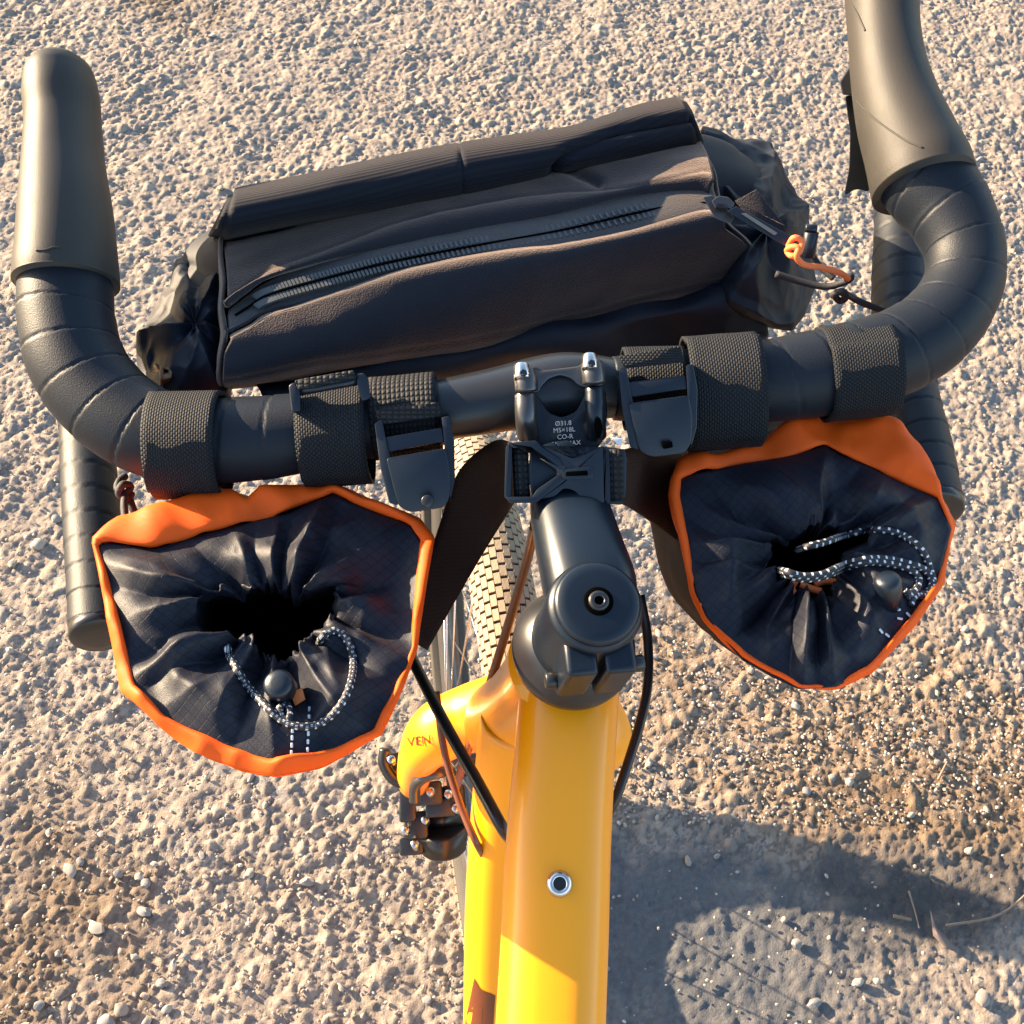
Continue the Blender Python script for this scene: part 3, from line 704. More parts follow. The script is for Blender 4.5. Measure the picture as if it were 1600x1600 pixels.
# pocket: upper panel, zip, lower panel
B2 = [(354, 478), (385, 455), (420, 434), (500, 407), (600, 379), (720, 353), (870, 326), (1000, 298), (1085, 290), (1112, 296)]
C1 = [(358, 522), (390, 505), (420, 488), (520, 463), (620, 441), (750, 417), (880, 394), (1050, 354), (1100, 344), (1128, 342)]
sh = lambda P, du, dv: [(p[0]+du, p[1]+dv) for p in P]
tiny = lambda p, u, v: .0009*crease(p, 16, 2)+.0004*crease(p, 45, 6)
rows = [([(352, 372), (540, 332), (720, 303), (870, 270), (990, 243), (1092, 228)], .958),
        ([(350, 385), (540, 342), (720, 313), (870, 282), (990, 254), (1098, 240)], .976),
        ([(352, 405), (540, 352), (720, 322), (870, 292), (990, 264), (1104, 254)], .982),
        ([(355, 440), (420, 412), (540, 374), (720, 340), (870, 312), (1000, 284), (1110, 274)], .985),
        (sh(B2, 0, -5), .9867), (sh(B2, 0, -1), .9862), (sh(B2, 0, 1), .9835), (sh(B2, 0, 2), .978)]
V, Fc, U = patch(rows, 170, 48, add(arch(.0048, A0), tiny, line_groove([(870, 270), (935, 292)], 8, .003), line_groove([(352, 470), (420, 420), (600, 366), (870, 313), (1105, 280)], 2.2, .0006)))
solid(mesh('upper_panel', V, Fc, NAVY, bag, uv=U), .0016)
mid = [((a[0]+b[0])/2, (a[1]+b[1])/2) for a, b in zip(B2, C1)]
rows = [(sh(B2, 0, 1), .980), (sh(B2, 0, 8), .9825), (sh(mid, 0, 3), .9832), (sh(C1, 0, -6), .9825), (sh(C1, 0, 3), .980)]
V, Fc, U = patch(rows, 170, 24, arch(.0048, A0))
zt = mesh('zip', V, Fc, ZIPT, bag, uv=U); solid(zt, .0012)
line = cr([tuple(p) for p in sh(mid, 0, 0)], 150); lift = lambda i: .0048*float(np.interp(i/149, *zip(*A0)))+.0026
seam = [zat(p[0], p[1], .9815+lift(i)) for i, p in enumerate(line)]
V, Fc, U = sweep(seam[6:], [.0006]*(len(seam)-6), n=6, m=170); mesh('zip_seam', V, Fc, VOID, zt)
mb = MB()
for i in range(24, 143):
    p = line[i]; q = line[i+1]; t = (zat(q[0], q[1], .98)-zat(p[0], p[1], .98)).normalized(); nrm = Vector((0, 0, 1)); bt = nrm.cross(t).normalized()
    for s in (-1, 1):
        c = zat(p[0]+(0 if s < 0 else 3), p[1]+s*7, .9808+lift(i)); mb.add(*box(c, (t, bt, nrm), (.0006, .0019, .0006)))
mb.build('zip_teeth', plain('zip teeth', (.055, .06, .062), .5), zt, smooth=False, kind='stuff')
zl_ = lambda a, b, n=8: [a+(b-a)*min(1, max(0, (k/(n-1)-.25)/.5)) for k in range(n)]
rows = [(sh(C1, 0, -1), .976), (sh(C1, 0, 0), .982), (sh(C1, 0, 2), .9845), (sh(C1, 2, 7), .9852),
        ([(352, 552), (420, 528), (520, 506), (620, 486), (750, 460), (880, 434), (1060, 398), (1160, 374)], zl_(.983, .972)),
        ([(350, 585), (420, 568), (520, 545), (620, 524), (750, 498), (880, 470), (1060, 434), (1178, 402)], zl_(.976, .955)),
        ([(350, 604), (420, 592), (520, 568), (620, 547), (750, 522), (880, 494), (1060, 457), (1190, 425)], zl_(.965, .943)),
        ([(352, 610), (420, 600), (520, 576), (620, 554), (750, 529), (880, 500), (1060, 463), (1191, 432)], zl_(.95, .933)),
        ([(356, 614), (420, 605), (520, 581), (620, 560), (750, 533), (880, 505), (1060, 468), (1188, 438)], .918)]
V, Fc, U = patch(rows, 170, 56, add(arch(.0048, A0), tiny, line_groove([(352, 596), (420, 583), (620, 538), (880, 485), (1180, 415)], 2.2, .0006)))
solid(mesh('lower_panel', V, Fc, NAVY, bag, uv=U), .0016)
for nm, P, du in (('left', [(350, 374), (351, 405), (355, 440), (354, 478), (357, 522), (352, 552), (350, 585), (351, 608)], -5), ('right', [(1094, 229), (1104, 254), (1110, 274), (1114, 298), (1128, 342), (1160, 374), (1178, 402), (1190, 432)], 5)):
    rows = [(P, [.974, .979, .981, .981, .981, .975, .963, .942]), (sh(P, du*.6, 3), [.970, .974, .976, .976, .976, .970, .958, .938]), (sh(P, du, 16), .945), (sh(P, du*.3, 40), .91)]
    V, Fc, U = patch(rows, 60, 24, lambda p, u, v: .002*crease(p, 20)); solid(mesh('end_panel', V, Fc, NAVY, bag, uv=U), .0016)
rows = [([(400, 606), (620, 560), (880, 505), (1060, 468), (1190, 436)], .942), ([(410, 622), (640, 572), (880, 524), (1060, 486), (1190, 458)], .944), ([(410, 634), (640, 588), (880, 545), (1060, 505), (1190, 475)], .936),
        ([(420, 650), (650, 610), (880, 575), (1060, 530), (1195, 500)], .92), ([(420, 680), (650, 640), (880, 610), (1060, 560), (1195, 530)], .89)]
V, Fc, U = patch(rows, 120, 40, add(sag(7, .006, 2), lambda p, u, v: .004*crease(p, 18)))
solid(mesh('lower_skirt', V, Fc, CRUM, bag, uv=U), .0016)
mb = MB()
for k in range(4):
    P = [zat(720+i*18, 528-i*2.6+k*6.5, .944-k*.003) for i in range(7)]; V, Fc, U = sweep(P, [.0006]*7, n=5, m=20); mb.add(V, Fc, U)
mb.build('stitching', NAVY, bag)

def poly_r(P, c, th):                                # distance from c to the outline along th
    dx, dy = math.cos(th), math.sin(th); best = 0
    for (x1, y1), (x2, y2) in zip(P, P[1:]+P[:1]):
        ex, ey = x2-x1, y2-y1; den = dx*ey-dy*ex
        if abs(den) < 1e-9: continue
        t = ((x1-c[0])*ey-(y1-c[1])*ex)/den; s = ((x1-c[0])*dy-(y1-c[1])*dx)/den
        if t > 0 and -1e-6 <= s <= 1+1e-6: best = max(best, t)
    return best
def star(c, rings, N, Mr, hf=None, close_in=False, close_out=False, uvang=0):
    """cloth through star-shaped px outlines, each at a height; hf(theta, t, p) lifts it"""
    G = []
    for P, z in rings:
        row = []
        for i in range(N):
            th = 2*math.pi*i/N; r = poly_r([tuple(p[:2]) for p in P], c, th); zz = z(th) if callable(z) else z
            row.append(tuple(zat(c[0]+r*math.cos(th), c[1]+r*math.sin(th), zz)))
        G.append(row)
    V, U = [], []; cols = [cr([g[i] for g in G], Mr) for i in range(N)]
    ca, sa = math.cos(uvang), math.sin(uvang)
    for j in range(Mr):
        for i in range(N):
            p = Vector(cols[i][j])
            if hf: p = p+Vector(hf(2*math.pi*i/N, j/(Mr-1), p))
            V.append(p); U.append((p.x*ca-p.y*sa, p.x*sa+p.y*ca+p.z*.6))
    Fc = [(j*N+i, j*N+(i+1) % N, (j+1)*N+(i+1) % N, (j+1)*N+i) for j in range(Mr-1) for i in range(N)]
    if close_out: Fc.append(tuple(range(N)))
    if close_in: Fc.append(tuple(range((Mr-1)*N, Mr*N)))
    return V, Fc, U
def scl(P, c, k, du=0, dv=0): return [(c[0]+(p[0]-c[0])*k+du, c[1]+(p[1]-c[1])*k+dv) for p in P]

# gathered ends of the bag
def crumple(name, outline, c, z0, z1, amp, sc, o):
    def f(th, t, p):
        q = Vector((math.cos(th)*1.25+o, math.sin(th)*1.25, t*.9+o))+Vector((noise.noise(p*18), noise.noise(p*18+Vector((2, 9, 1))), 0))*.22; k = min(1, t*3+.1)
        h = amp*1.25*(1-2.4*abs(noise.noise(q)))*(1-.5*t)+amp*.6*crease(p+Vector((noise.noise(p*25), noise.noise(p*25+Vector((4, 4, 4))), 0))*.014, sc*.8, o)+amp*.16*crease(p, sc*3.5, o+2)
        return Vector((0, -.15, 1))*(h*k)+EX*(amp*.4*noise.noise(p*sc+Vector((o, 5, 5))))
    V, Fc, U = star(c, [(scl(outline, c, .86), z0-.06), (outline, z0), (scl(outline, c, .80), z0+(z1-z0)*.55), (scl(outline, c, .45), z1), (scl(outline, c, .04), z1)], 200, 110, f, True, True)
    return mesh(name, V, Fc, CRUM, bag, uv=U)
OL = [(352, 372), (330, 372), (322, 386), (308, 404), (284, 414), (278, 432), (274, 462), (258, 488), (234, 516), (228, 560), (225, 610), (228, 650), (290, 660), (360, 640), (372, 560), (368, 440)]
crumple('gathered_end', OL, (312, 520), .930, .955, .009, 24, 1)
OR = [(1085, 225), (1110, 226), (1130, 238), (1160, 236), (1190, 246), (1216, 268), (1240, 300), (1256, 340), (1260, 372), (1252, 392), (1262, 430), (1271, 456), (1262, 488), (1240, 512), (1205, 520), (1170, 518), (1130, 500), (1100, 400)]
crumple('gathered_end', OR, (1185, 380), .930, .958, .010, 22, 4)
mb = MB(); mb.add(*slab([(279, 488), (346, 490), (344, 548), (298, 552)], .605, .002, .8, grad=(0, -.0002), rad=1)); tab = mb.build('side_tab', NAVY, bag, label='flat square fabric tab on the left end')
mb = MB(); mb.add(*slab([(1148, 314), (1182, 296), (1226, 352), (1196, 366)], .592, .002, .8, rad=1)); mb.build('side_tab', NAVY, bag, label='flat fabric tab behind the zip puller')
mb = MB()                                            # crinkled foil-brown scrap catching the sun at the left end
V, Fc, U = star((262, 590), [([(240, 576), (262, 580), (284, 582), (283, 600), (270, 614), (246, 616)], .940), ([(255, 585), (270, 586), (270, 600), (256, 602)], .955), ([(262, 590), (264, 590), (264, 592), (262, 592)], .95)], 40, 12, lambda th, t, p: (0, 0, .006*crease(p, 60)), True, True)
mesh('inner_fold', V, Fc, cloth('brown lining', (.20, .10, .045), .5), bag, uv=U)
# zip puller with orange cord
pul = bpy.data.objects.new('zip_puller', None); C.objects.link(pul); pul.parent = bag; pul.location = zat(1130, 325, .99)-bag.location; pul.empty_display_size = .01
mb = MB()
mb.add(*slab([(1098, 308), (1113, 305), (1128, 318), (1148, 340), (1140, 350), (1116, 340)], .575, .004, 1, rad=2))
mb.add(*slab([(1112, 314), (1122, 306), (1138, 308), (1148, 318), (1143, 328), (1135, 320), (1122, 319), (1118, 326)], .570, .005, 1.2, rad=2)); mb.build('slider', STEEL if False else CLAMP, pul, smooth=False)
mb = MB()
mb.add(*slab([(1136, 330), (1150, 322), (1238, 370), (1232, 388), (1222, 382)], .569, .003, 1.2, rad=2)); mb.build('pull_tab', PLASTIC, pul, smooth=False)
mb = MB(); mb.add(*slab([(1158, 334), (1166, 333), (1215, 364), (1210, 368)], .568, .001, .4, rad=1)); mb.build('tab_inlay', plain('grey inlay', (.11, .11, .10), .5), pul, smooth=False)
ocp = [(1232, 384, .568), (1240, 372, .562), (1252, 376, .562), (1250, 392, .562), (1238, 400, .563), (1230, 392, .566), (1236, 386, .561), (1247, 388, .559), (1245, 402, .56), (1258, 414, .565), (1285, 418, .57), (1312, 426, .575), (1326, 436, .58)]
V, Fc, U = sweep([at(*p) for p in ocp], [.00145]*len(ocp), n=10, m=120); mesh('orange_cord', V, Fc, CORDO, pul, uv=U)
mb = MB()
for pts in ([(1212, 428, .59), (1250, 440, .59), (1290, 448, .588), (1322, 440, .583), (1330, 432, .581), (1318, 434, .582)], [(1266, 395, .60), (1280, 415, .602), (1302, 435, .60)],
            [(1300, 462, .585), (1312, 456, .580), (1322, 464, .582), (1312, 470, .586), (1304, 460, .582), (1316, 455, .579), (1322, 462, .581)], [(1316, 456, .585), (1345, 472, .585), (1385, 487, .588)]):
    V, Fc, U = sweep([at(*p) for p in pts], [.0017]*len(pts), n=9, m=40); mb.add(V, Fc, U)
mb.build('shock_cord', CORDK, bag)
mb = MB(); mb.add(*cyl(at(1268, 362, .585), at(1262, 402, .59), .0036, 14)); mb.add(*cyl(at(1258, 357, .584), at(1276, 358, .584), .0022, 10)); mb.build('cord_hook', PLASTIC, bag)

# ================================================================== straps round the bar
def band(nm, c, wpx, rpx, mat, parent, ang=0, off=(0, 0), ell=1.0, lap=None, arc=(0, 360)):
    """loop of webbing round the bar at c = (u, v, depth); width and radius in px at that depth"""
    u, v, d = c; o0 = at(u+off[0], v+off[1], d); k = d/FPX
    A = EX*math.cos(R(ang))+EU*math.sin(R(ang)); B = -EX*math.sin(R(ang))+EU*math.cos(R(ang)); D = -EC
    n, m = 72, 10; V, U, Fc = [], [], []
    full = arc == (0, 360)
    for i in range(n+(0 if full else 1)):
        th = R(arc[0]+(arc[1]-arc[0])*i/n); r = rpx*k
        if lap and lap[0] < (math.degrees(th) % 360) < lap[1]: r += .0016
        for j in range(m+1):
            x = (j/m-.5)*wpx*k
            wob = .0005*noise.noise(Vector((x*60, th*2, u)))
            V.append(o0+A*x+B*(math.cos(th)*r*ell+wob)+D*(math.sin(th)*(r+wob))); U.append((th*r, x))
    q = n if full else n
    for i in range(q):
        for j in range(m):
            a, b = i*(m+1), ((i+1) % n if full else i+1)*(m+1); Fc.append((a+j, a+j+1, b+j+1, b+j))
    o = mesh(nm, V, Fc, mat, parent, uv=U); solid(o, .0017); return o

def tri_plate(nm, P, d, th, mat, parent, bev=1.5, grad=(0, 0), rad=3, **k):
    mb = MB(); mb.add(*slab(P, d, th, bev, grad, rad=rad)); o = mb.build(nm, mat, parent, **k); return crisp(o, 40)
def cam_buckle(parent, S_, label=None):
    """S_ maps the left buckle's px to this one's"""
    T = lambda *P: [S_(*p) for p in P]
    b = bpy.data.objects.new('cam_buckle', None); C.objects.link(b); b.parent = parent; b.empty_display_size = .01
    c = S_(650, 720); b.location = at(c[0], c[1], .522)-parent.location
    d = .519
    tri_plate('side_rail', T((585, 662), (597, 655), (604, 690), (616, 740), (622, 790), (608, 786), (594, 730)), d, .010, PLASTIC, b)
    tri_plate('side_rail', T((690, 652), (702, 650), (710, 690), (711, 750), (703, 785), (697, 740), (694, 690)), d, .010, PLASTIC, b)
    tri_plate('crossbar', T((596, 684), (690, 668), (694, 690), (600, 708)), d+.001, .006, PLASTIC, b)
    tri_plate('lid', T((603, 716), (697, 700), (704, 740), (703, 776), (694, 793, 10), (640, 801, 12), (622, 790)), d-.003, .005, PLASTIC, b, grad=(0, .00004), rad=7)
    return b
# webbing and cam buckles that hold the bag
IDN = lambda u, v, *r: (u, v)+tuple(r)
def RMAP(u, v, *r):                                  # onto the right-hand buckle
    a, b = u-650, v-690; c, s = math.cos(R(2)), math.sin(R(2)); return (1030+a*c-b*s*1.0, 606+a*s+b*c*.98)+tuple(r)
band('bag_strap', (634, 650, .545), 104, 62, WEBC, bag, ang=5)
cb = cam_buckle(bag, IDN)
mesh('rivet', *cyl(at(668, 783, .5205), at(668, 783, .512), m_px(10, .515), 20)[:2], DARKST, cb)
band('bag_strap', (1020, 606, .548), 92, 62, WEBB, bag, ang=2)
cb = cam_buckle(bag, RMAP)
tri_plate('slot', [(1033, 691), (1050, 689), (1052, 699), (1036, 702)], .5147, .002, VOID, cb, bev=.5, rad=3)
tri_plate('webbing_fold', [(966, 556), (1062, 540), (1070, 566), (974, 576)], .519, .006, WEBB, cb, bev=2)
tri_plate('webbing_fold', [(586, 640), (684, 628), (690, 650), (592, 664)], .521, .006, WEBC, bag.children[-2] if False else cb, bev=2)

# ================================================================== stem bags
COLLAR = {}
def lie(root, u, v, z, up):                         # on the cloth seen at (u, v), but never below height z
    h, n_ = COLLAR[root.name](u, v)
    q = zat(u, v, z)
    if h is None or h.z < z-.03: return q
    return h+Vector((0, 0, 1))*0-ray(u, v).normalized()*up
def pouch(label, c, ring0, ring1, hole, zt, body, pleats, ridge_amp, seed):
    root = thing('stem_bag', label, 'bag', zat(c[0], c[1], zt-.1), 'orange rimmed bags beside the stem')
    zmid = zt+.002
    pl = sorted(pleats); ang = [p[0] for p in pl]; hh = [p[1] for p in pl]
    ang = [ang[-1]-360]+ang+[ang[0]+360]; hh = [hh[-1]]+hh+[hh[0]]
    def pleat(th):
        a = math.degrees(th) % 360; return np.interp(a if a < ang[-1] else a-360, ang, hh)*.001
    z0 = lambda th: zt-.003-.004*math.sin(th)
    V, Fc, U = star(c, [(scl(ring0, c, .975), zt-.035), (ring0, zt-.010), (ring0, z0), (ring1, zt-.002), (scl(ring1, c, .985), zt-.008)], 240, 26,
                    lambda th, t, p: (0, 0, .0025*noise.noise(p*60)+.0036*crease(p, 22, seed)+.0016*crease(p, 60, seed)))
    o = mesh('orange_rim', V, Fc, ORANGE, root, uv=U); solid(o, .0008)
    m1 = [((a[0]-c[0])*.62+c[0], (a[1]-c[1])*.62+c[1]) for a in ring1]
    mid = []
    for i in range(72):
        th = 2*math.pi*i/72; r = .5*poly_r(ring1, c, th)+.5*poly_r(hole, c, th); mid.append((c[0]+r*math.cos(th), c[1]+r*math.sin(th)))
    def hf(th, t, p):
        wt = math.sin(min(1, t/.8)*math.pi)**.8 if t < .8 else 0
        g = math.exp(-((t-.58)/.14)**2)
        q = Vector((math.cos(th)*4, math.sin(th)*4, seed))
        gat = .0045*(1-2.2*abs(noise.noise(q*1.1+Vector((0, 0, t*1.5)))))*g
        fold = ridge_amp*.75*pleat(th+.35*(t-.3)*math.sin(3*th+seed)+.18*noise.noise(q*.8+Vector((0, 0, t*3))))*wt
        w2 = p+Vector((noise.noise(p*20), noise.noise(p*20+Vector((7, 3, 1))), 0))*.012
        small = (.0105*(crease(w2, 17, seed)-.5)+.0056*(crease(w2, 33, seed+2)-.5)+.0014*(crease(p, 70, seed+4)-.5))*min(1, t*4)*(1 if t < .7 else .3)
        rad = Vector((math.cos(th), -math.sin(th), 0))*(.004*noise.noise(q*2.3)*g)
        return Vector((0, 0, fold+gat+small))+EX*rad.x+EU*rad.y
    V, Fc, U = star(c, [(ring1, zt-.001), (mid, zmid), (scl(hole, c, 1.10), zt-.005), (hole, zt-.013), (scl(hole, c, .97), zt-.045), (scl(hole, c, .9), zt-.09)], 420, 84, hf, uvang=R(40))
    o = mesh('gathered_collar', V, Fc, RIP, root, uv=U); solid(o, .0007); COLLAR[root.name] = hitter(o)
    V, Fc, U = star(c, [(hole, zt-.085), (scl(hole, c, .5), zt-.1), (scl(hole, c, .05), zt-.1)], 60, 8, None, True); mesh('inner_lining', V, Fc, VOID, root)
    V, Fc, U = star(c, [(scl(ring0, c, .955), zt-.022)]+[(scl(ring0, c, k, du, dv), zt-dz) for k, du, dv, dz in body], 180, 60,
                    lambda th, t, p: EX*(.002*crease(p, 14, seed))+EU*(.002*crease(p, 15, seed+5)), True); mesh('body', V, Fc, BODYF, root, uv=U)
    return root
sL = lambda *P: [(130+x*.35625, 740+y*.35625) for x, y in P]
cL = sL((840, 670))[0]
ring0L = sL((45, 300), (170, 210), (340, 165), (600, 85), (660, 90), (720, 135), (780, 90), (1000, 65), (1100, 62), (1300, 140), (1480, 215), (1535, 310), (1500, 500), (1462, 770), (1400, 960), (1305, 1165), (1050, 1285), (850, 1345), (700, 1310), (500, 1230), (335, 1110), (175, 960), (128, 700), (80, 450))
ring1L = sL((62, 312), (120, 305), (300, 335), (500, 275), (720, 218), (900, 175), (1000, 130), (1100, 92), (1180, 130), (1300, 178), (1440, 232), (1492, 310), (1466, 500), (1446, 770), (1375, 960), (1283, 1150), (1100, 1220), (830, 1285), (650, 1215), (500, 1150), (350, 1080), (222, 940), (168, 700), (112, 480))
holeL = sL((540, 560), (660, 545), (760, 530), (800, 510), (900, 530), (1000, 560), (1100, 530), (1130, 600), (1080, 680), (1010, 760), (960, 830), (880, 860), (800, 840), (720, 790), (640, 760), (560, 740), (520, 680))
plL = [(205, 7), (212, 1), (222, -7), (240, 4), (255, -3), (270, 5), (282, -6), (294, 11), (306, -9), (324, 8), (338, -7), (350, 6), (2, -5), (9, 4), (25, -6), (47, 7), (68, -7), (91, 3), (108, -8), (124, 6), (140, 5), (150, -6), (160, 8), (172, -6), (184, 5), (195, -5)]
pL = pouch('left stem bag with round black mouth and looped cord lying on its near edge', cL, ring0L, ring1L, holeL, .952,
           [(.93, 0, -6, .05), (.90, 6, -16, .10), (.80, 14, -28, .15), (.45, 22, -40, .175), (.05, 24, -44, .178)], plL, 1.0, 1)
sR = lambda *P: [(1000+x*.325, 640+y*.325) for x, y in P]
cR = sR((800, 745))[0]
ring0R = sR((145, 360), (190, 250), (340, 235), (600, 150), (690, 100), (830, 55), (1000, 65), (1220, 70), (1320, 180), (1400, 300), (1445, 440), (1503, 570), (1478, 700), (1446, 850), (1310, 1050), (1105, 1275), (950, 1348), (750, 1353), (620, 1293), (480, 1213), (300, 1010), (240, 870), (165, 560), (137, 430))
ring1R = sR((187, 340), (260, 310), (500, 262), (700, 230), (885, 175), (960, 220), (1100, 270), (1250, 350), (1430, 430), (1495, 575), (1466, 690), (1425, 840), (1285, 1035), (1085, 1260), (940, 1333), (760, 1343), (630, 1283), (492, 1203), (320, 1000), (266, 880), (205, 600), (178, 430))
holeR = sR((640, 640), (800, 612), (1000, 595), (1090, 610), (1080, 680), (970, 720), (955, 800), (935, 880), (880, 925), (780, 905), (700, 895), (640, 860), (600, 780), (590, 700))
plR = [(213, 6), (222, -8), (240, 3), (262, 6), (279, 10), (292, -7), (312, 7), (322, -8), (334, 5), (346, -5), (358, 4), (15, -6), (35, 5), (58, -5), (75, 8), (84, -8), (94, 8), (104, -8), (118, 5), (135, -4), (150, 8), (165, 2), (178, -7), (192, 6), (202, -4)]
pR = pouch('right stem bag with flecked cord bundled round a toggle at its right edge', cR, ring0R, ring1R, holeR, .962,
           [(.97, -24, -12, .055), (.98, -44, -26, .10), (.90, -58, -40, .15), (.5, -64, -60, .185), (.05, -66, -64, .188)], plR, 1.0, 5)

band('hook_loop_strap', (298, 693, .543), 108, 75, WEBB, pL, ang=1, off=(0, 3), ell=1.08, lap=(20, 150))
band('hook_loop_strap', (526, 673, .5435), 104, 69, WEBB, pL, ang=4, off=(0, 8), ell=1.10, lap=(20, 150))
band('hook_loop_strap', (1127, 604, .5500), 112, 74, WEBB, pR, ang=4, off=(0, 8), ell=1.18, lap=(30, 150))
band('hook_loop_strap', (1336, 578, .5545), 106, 72, WEBB, pR, ang=6, off=(0, 2), ell=1.0, lap=(60, 150))
# ladder buckle on the left bag's second strap
bk = bpy.data.objects.new('strap_buckle', None); C.objects.link(bk); bk.parent = pL; bk.location = at(515, 610, .52)-pL.location; bk.empty_display_size = .01
tri_plate('side_bar', [(451, 602), (460, 597), (468, 606), (470, 642), (456, 644)], .519, .008, PLASTIC, bk, rad=4)
tri_plate('side_bar', [(556, 585), (568, 582), (576, 592), (579, 622), (566, 627), (560, 612)], .519, .008, PLASTIC, bk, rad=4)
V, Fc, U = sweep([at(462, 612, .522), at(565, 593, .522)], [.0022]*2, n=12, m=4); mesh('crossbar', V, Fc, PLASTIC, bk)
tri_plate('webbing_fold', [(460, 594), (553, 578), (557, 592), (466, 610)], .517, .006, WEBC, bk, bev=2)

# drawcords, toggles, stitching
def flecked(pts, root, z, nm='drawcord', r=.00155):
    D = cr([(p[0], p[1], p[2] if len(p) > 2 else 0) for p in pts], 8*len(pts))
    P = [lie(root, p[0], p[1], z+p[2], r*1.05) if p[2] > -.003 else zat(p[0], p[1], z+p[2]) for p in D]
    for _ in range(3): P = [P[0]]+[(P[i-1]+P[i]*2+P[i+1])/4 for i in range(1, len(P)-1)]+[P[-1]]
    V, Fc, U = sweep(P, [r]*len(P), n=12, m=24*len(pts))
    return mesh(nm, V, Fc, FLECK, root, uv=U)
zl = .961
flecked([(*sL((628, 735))[0], -.022), (*sL((634, 765))[0], -.006), (*sL((642, 800))[0], 0)]+sL((670, 850), (720, 930), (800, 1020), (870, 1080), (940, 1108), (1020, 1103), (1090, 1060), (1150, 980), (1182, 880), (1180, 790), (1150, 720), (1105, 688))+[(*sL((1050, 715))[0], -.004), (*sL((1025, 770))[0], -.015)], pL, zl)
flecked(sL((880, 1010), (860, 1040), (890, 1090), (905, 1060), (895, 1010)), pL, zl+.002)
tg = sL((850, 915))[0]
mb = MB(); p0 = lie(pL, tg[0], tg[1], .955, .012); mb.add(*lathe(p0, Vector((.1, .15, -1)), [(0, .0022), (.0006, .0048), (.0022, .0060), (.010, .0060), (.012, .0052), (.020, .0046)], 24)); mb.build('toggle', PLASTIC, pL)
q = sL((905, 960), (960, 940), (975, 990), (930, 1020)); mb = MB(); mb.add(*slab(q, (lie(pL, q[0][0], q[0][1], .95, .005)-EYE).dot(EC), .002, .8, rad=1)); mb.build('pull_loop', cloth('orange loop', (.55, .14, .03), .6), pL)
mb = MB()
for x0, y0, x1, y1 in ((918, 1120, 912, 1250), (992, 1025, 983, 1240)):
    for k in range(4 if y0 > 1100 else 6):
        t = (k+.2)/(4 if y0 > 1100 else 6); a = sL((x0+(x1-x0)*t, y0+(y1-y0)*t))[0]; mb.add(*slab([(a[0]-2, a[1]-4), (a[0]+2, a[1]-4), (a[0]+2, a[1]+4), (a[0]-2, a[1]+4)], (lie(pL, a[0], a[1], .95, .0016)-EYE).dot(EC), .0006, .3, rad=1.5))
mb.build('reflective_stitches', INK, pL)
zr = .972
flecked([(*sR((760, 675))[0], -.02)]+sR((800, 660), (880, 640), (1000, 600), (1120, 578), (1230, 590), (1320, 640), (1370, 700), (1395, 770), (1410, 840), (1380, 890), (1300, 890), (1270, 870)), pR, zr)
flecked([(*sR((670, 772))[0], -.02)]+sR((700, 778), (780, 800), (880, 790), (980, 745), (1080, 718), (1180, 718), (1290, 740), (1370, 770), (1405, 830), (1380, 880), (1320, 900), (1300, 940)), pR, zr+.004)
flecked([(*sR((680, 792))[0], -.02)]+sR((710, 796), (790, 815), (890, 800), (985, 760), (1090, 735), (1190, 740), (1290, 765), (1340, 810), (1330, 860), (1280, 900)), pR, zr)
tg = sR((1190, 805))[0]
mb = MB(); p0 = lie(pR, tg[0], tg[1], .965, .012); mb.add(*lathe(p0, Vector((.35, -.3, -1)), [(0, .0022), (.0006, .0046), (.0022, .0056), (.010, .0056), (.012, .0052), (.020, .0046)], 24)); mb.build('toggle', PLASTIC, pR)
for pts in ([(745, 825), (730, 860), (760, 905), (840, 945)], [(840, 838), (890, 825), (940, 828)], [(770, 840), (820, 860), (870, 875)]):
    P = [zat(x, y, .945) for x, y in sR(*pts)]; V, Fc, U = sweep(P, [.0017]*len(P), n=8, m=24); mesh('orange_binding', V, Fc, CORDO, pR, uv=U)
mb = MB()
for x, y, a in ((1240, 962, 0), (1250, 1005, .2), (1290, 985, .8), (1160, 1065, .9), (1190, 1085, .7), (1300, 930, .5)):
    p = sR((x, y))[0]; c_, s_ = math.cos(a), math.sin(a)
    mb.add(*slab([(p[0]+c_*i-s_*j, p[1]+s_*i+c_*j) for i, j in ((-4.5, -1.8), (4.5, -1.8), (4.5, 1.8), (-4.5, 1.8))], (lie(pR, p[0], p[1], .96, .0016)-EYE).dot(EC), .0006, .3, rad=1.5))
mb.build('reflective_stitches', INK, pR)
# knotted cord end by the left drop
mb = MB()
for pts in ([(196, 744, .57), (186, 752, .565), (184, 764, .562), (196, 770, .56), (204, 760, .562), (192, 757, .558), (186, 772, .558), (200, 780, .56), (206, 770, .562)], [(196, 770, .56), (194, 790, .555), (197, 820, .55)], [(200, 772, .562), (206, 790, .56), (210, 800, .56)]):
    V, Fc, U = sweep([at(*p) for p in pts], [.0018]*len(pts), n=8, m=50); mb.add(V, Fc, U)
mb.build('knotted_cord', CORDK, pL)

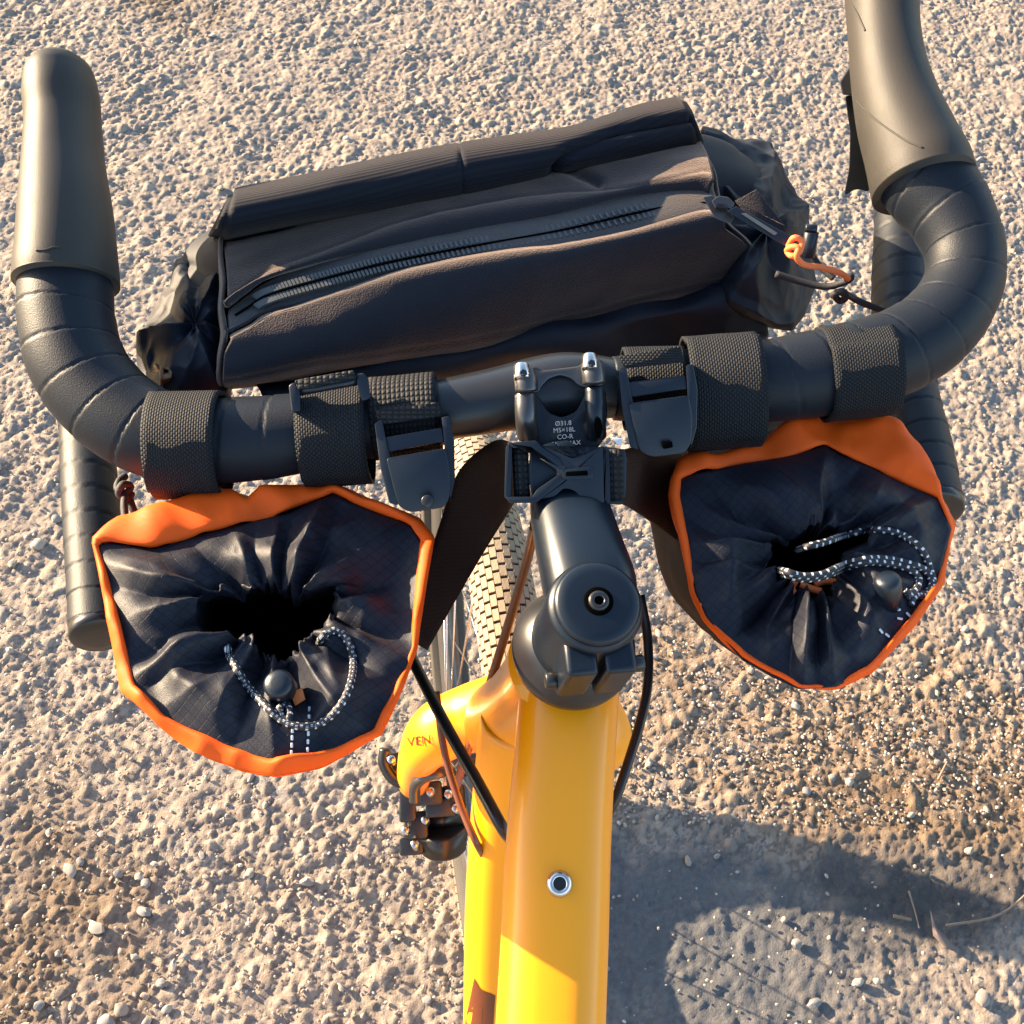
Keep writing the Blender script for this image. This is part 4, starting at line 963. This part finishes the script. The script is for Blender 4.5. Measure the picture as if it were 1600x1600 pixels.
# ================================================================== strap across the stem
st = thing('stem_strap', 'dark webbing strap with side release buckle across the stem', 'strap', at(885, 740, .515))
def ribbon(nm, A, B, mat, parent, n=30, m=6, **k):
    """webbing between two edge curves"""
    a = cr([tuple(p) for p in A], n); b = cr([tuple(p) for p in B], n); V, U, Fc = [], [], []; s = 0
    for i in range(n):
        if i: s += np.linalg.norm(a[i]-a[i-1])
        for j in range(m+1):
            V.append(Vector(a[i]+(b[i]-a[i])*j/m)); U.append((s, j/m*np.linalg.norm(b[i]-a[i])))
    for i in range(n-1):
        for j in range(m): q = i*(m+1)+j; Fc.append((q, q+1, q+m+2, q+m+1))
    o = mesh(nm, V, Fc, mat, parent, uv=U, **k); return solid(o, .0015)
ribbon('webbing', [at(800, 692, .525), at(770, 690, .545), at(718, 735, .56), at(690, 810, .565), at(660, 905, .56), at(640, 1000, .555)],
       [at(806, 778, .525), at(798, 792, .545), at(782, 820, .56), at(752, 870, .565), at(708, 945, .56), at(668, 1016, .555)], STRAPF, st)
ribbon('webbing', [at(965, 705, .522), at(985, 700, .535), at(1020, 695, .56), at(1060, 700, .58)], [at(968, 785, .522), at(988, 795, .535), at(1025, 820, .56), at(1065, 850, .58)], STRAPF, st)
V, Fc, U = sweep([at(812, 698, .5125), at(816, 778, .5125)], [m_px(13, .51)]*2, n=18, m=6); mesh('webbing_roll', V, Fc, WEBC, st, uv=U)
V, Fc, U = sweep([at(962, 702, .5125), at(964, 784, .5125)], [m_px(13, .51)]*2, n=18, m=6); mesh('webbing_roll', V, Fc, WEBC, st, uv=U)
d = .507
fem = bpy.data.objects.new('buckle', None); C.objects.link(fem); fem.parent = st; fem.empty_display_size = .01
tri_plate('outer_bar', [(790, 700), (796, 690), (800, 700), (798, 775), (796, 783), (788, 778)], d, .006, PLASTIC, fem, bev=1.2)
tri_plate('top_arm', [(794, 692), (838, 688), (846, 698), (876, 718), (880, 734), (868, 732), (838, 710), (830, 699), (800, 700)], d-.001, .006, PLASTIC, fem, bev=1.4)
tri_plate('bottom_arm', [(790, 776), (832, 776), (840, 764), (872, 742), (884, 750), (850, 776), (838, 786), (795, 786)], d-.001, .006, PLASTIC, fem, bev=1.4)
tri_plate('insert', [(830, 700), (838, 712), (870, 734), (870, 744), (838, 766), (832, 775), (824, 740)], d+.0045, .004, PLASTIC, fem, bev=1)
tri_plate('body_plate', [(846, 696), (866, 690, 6), (876, 708, 8), (896, 716, 8), (920, 706), (942, 696), (944, 786), (912, 782), (898, 766, 8), (880, 762, 8), (868, 776, 8), (842, 780), (882, 752), (884, 732), (874, 722)], d, .009, PLASTIC, fem, bev=1.6)
tri_plate('centre_slot', [(878, 732, 5), (926, 729, 6), (928, 748, 6), (880, 750, 5)], d-.0008, .002, PLASTIC, fem, bev=1)
tri_plate('slot_opening', [(884, 737), (918, 735), (919, 743), (884, 744)], d-.0011, .001, VOID, fem, bev=.3, rad=2)
tri_plate('outer_bar', [(940, 697), (976, 702), (979, 715), (978, 770), (972, 789), (930, 786), (918, 778), (944, 780), (946, 705)], d+.0035, .005, PLASTIC, fem, bev=1.2)
tri_plate('release_tab', [(868, 690), (888, 688), (900, 696), (884, 709)], d+.001, .004, PLASTIC, fem, bev=1.2)
tri_plate('release_tab', [(866, 778), (880, 770), (894, 776), (884, 783)], d+.001, .004, PLASTIC, fem, bev=1.2)
tri_plate('strap_end', [(953, 683), (974, 685), (969, 698)], d, .002, INK, st, bev=.8, rad=1)
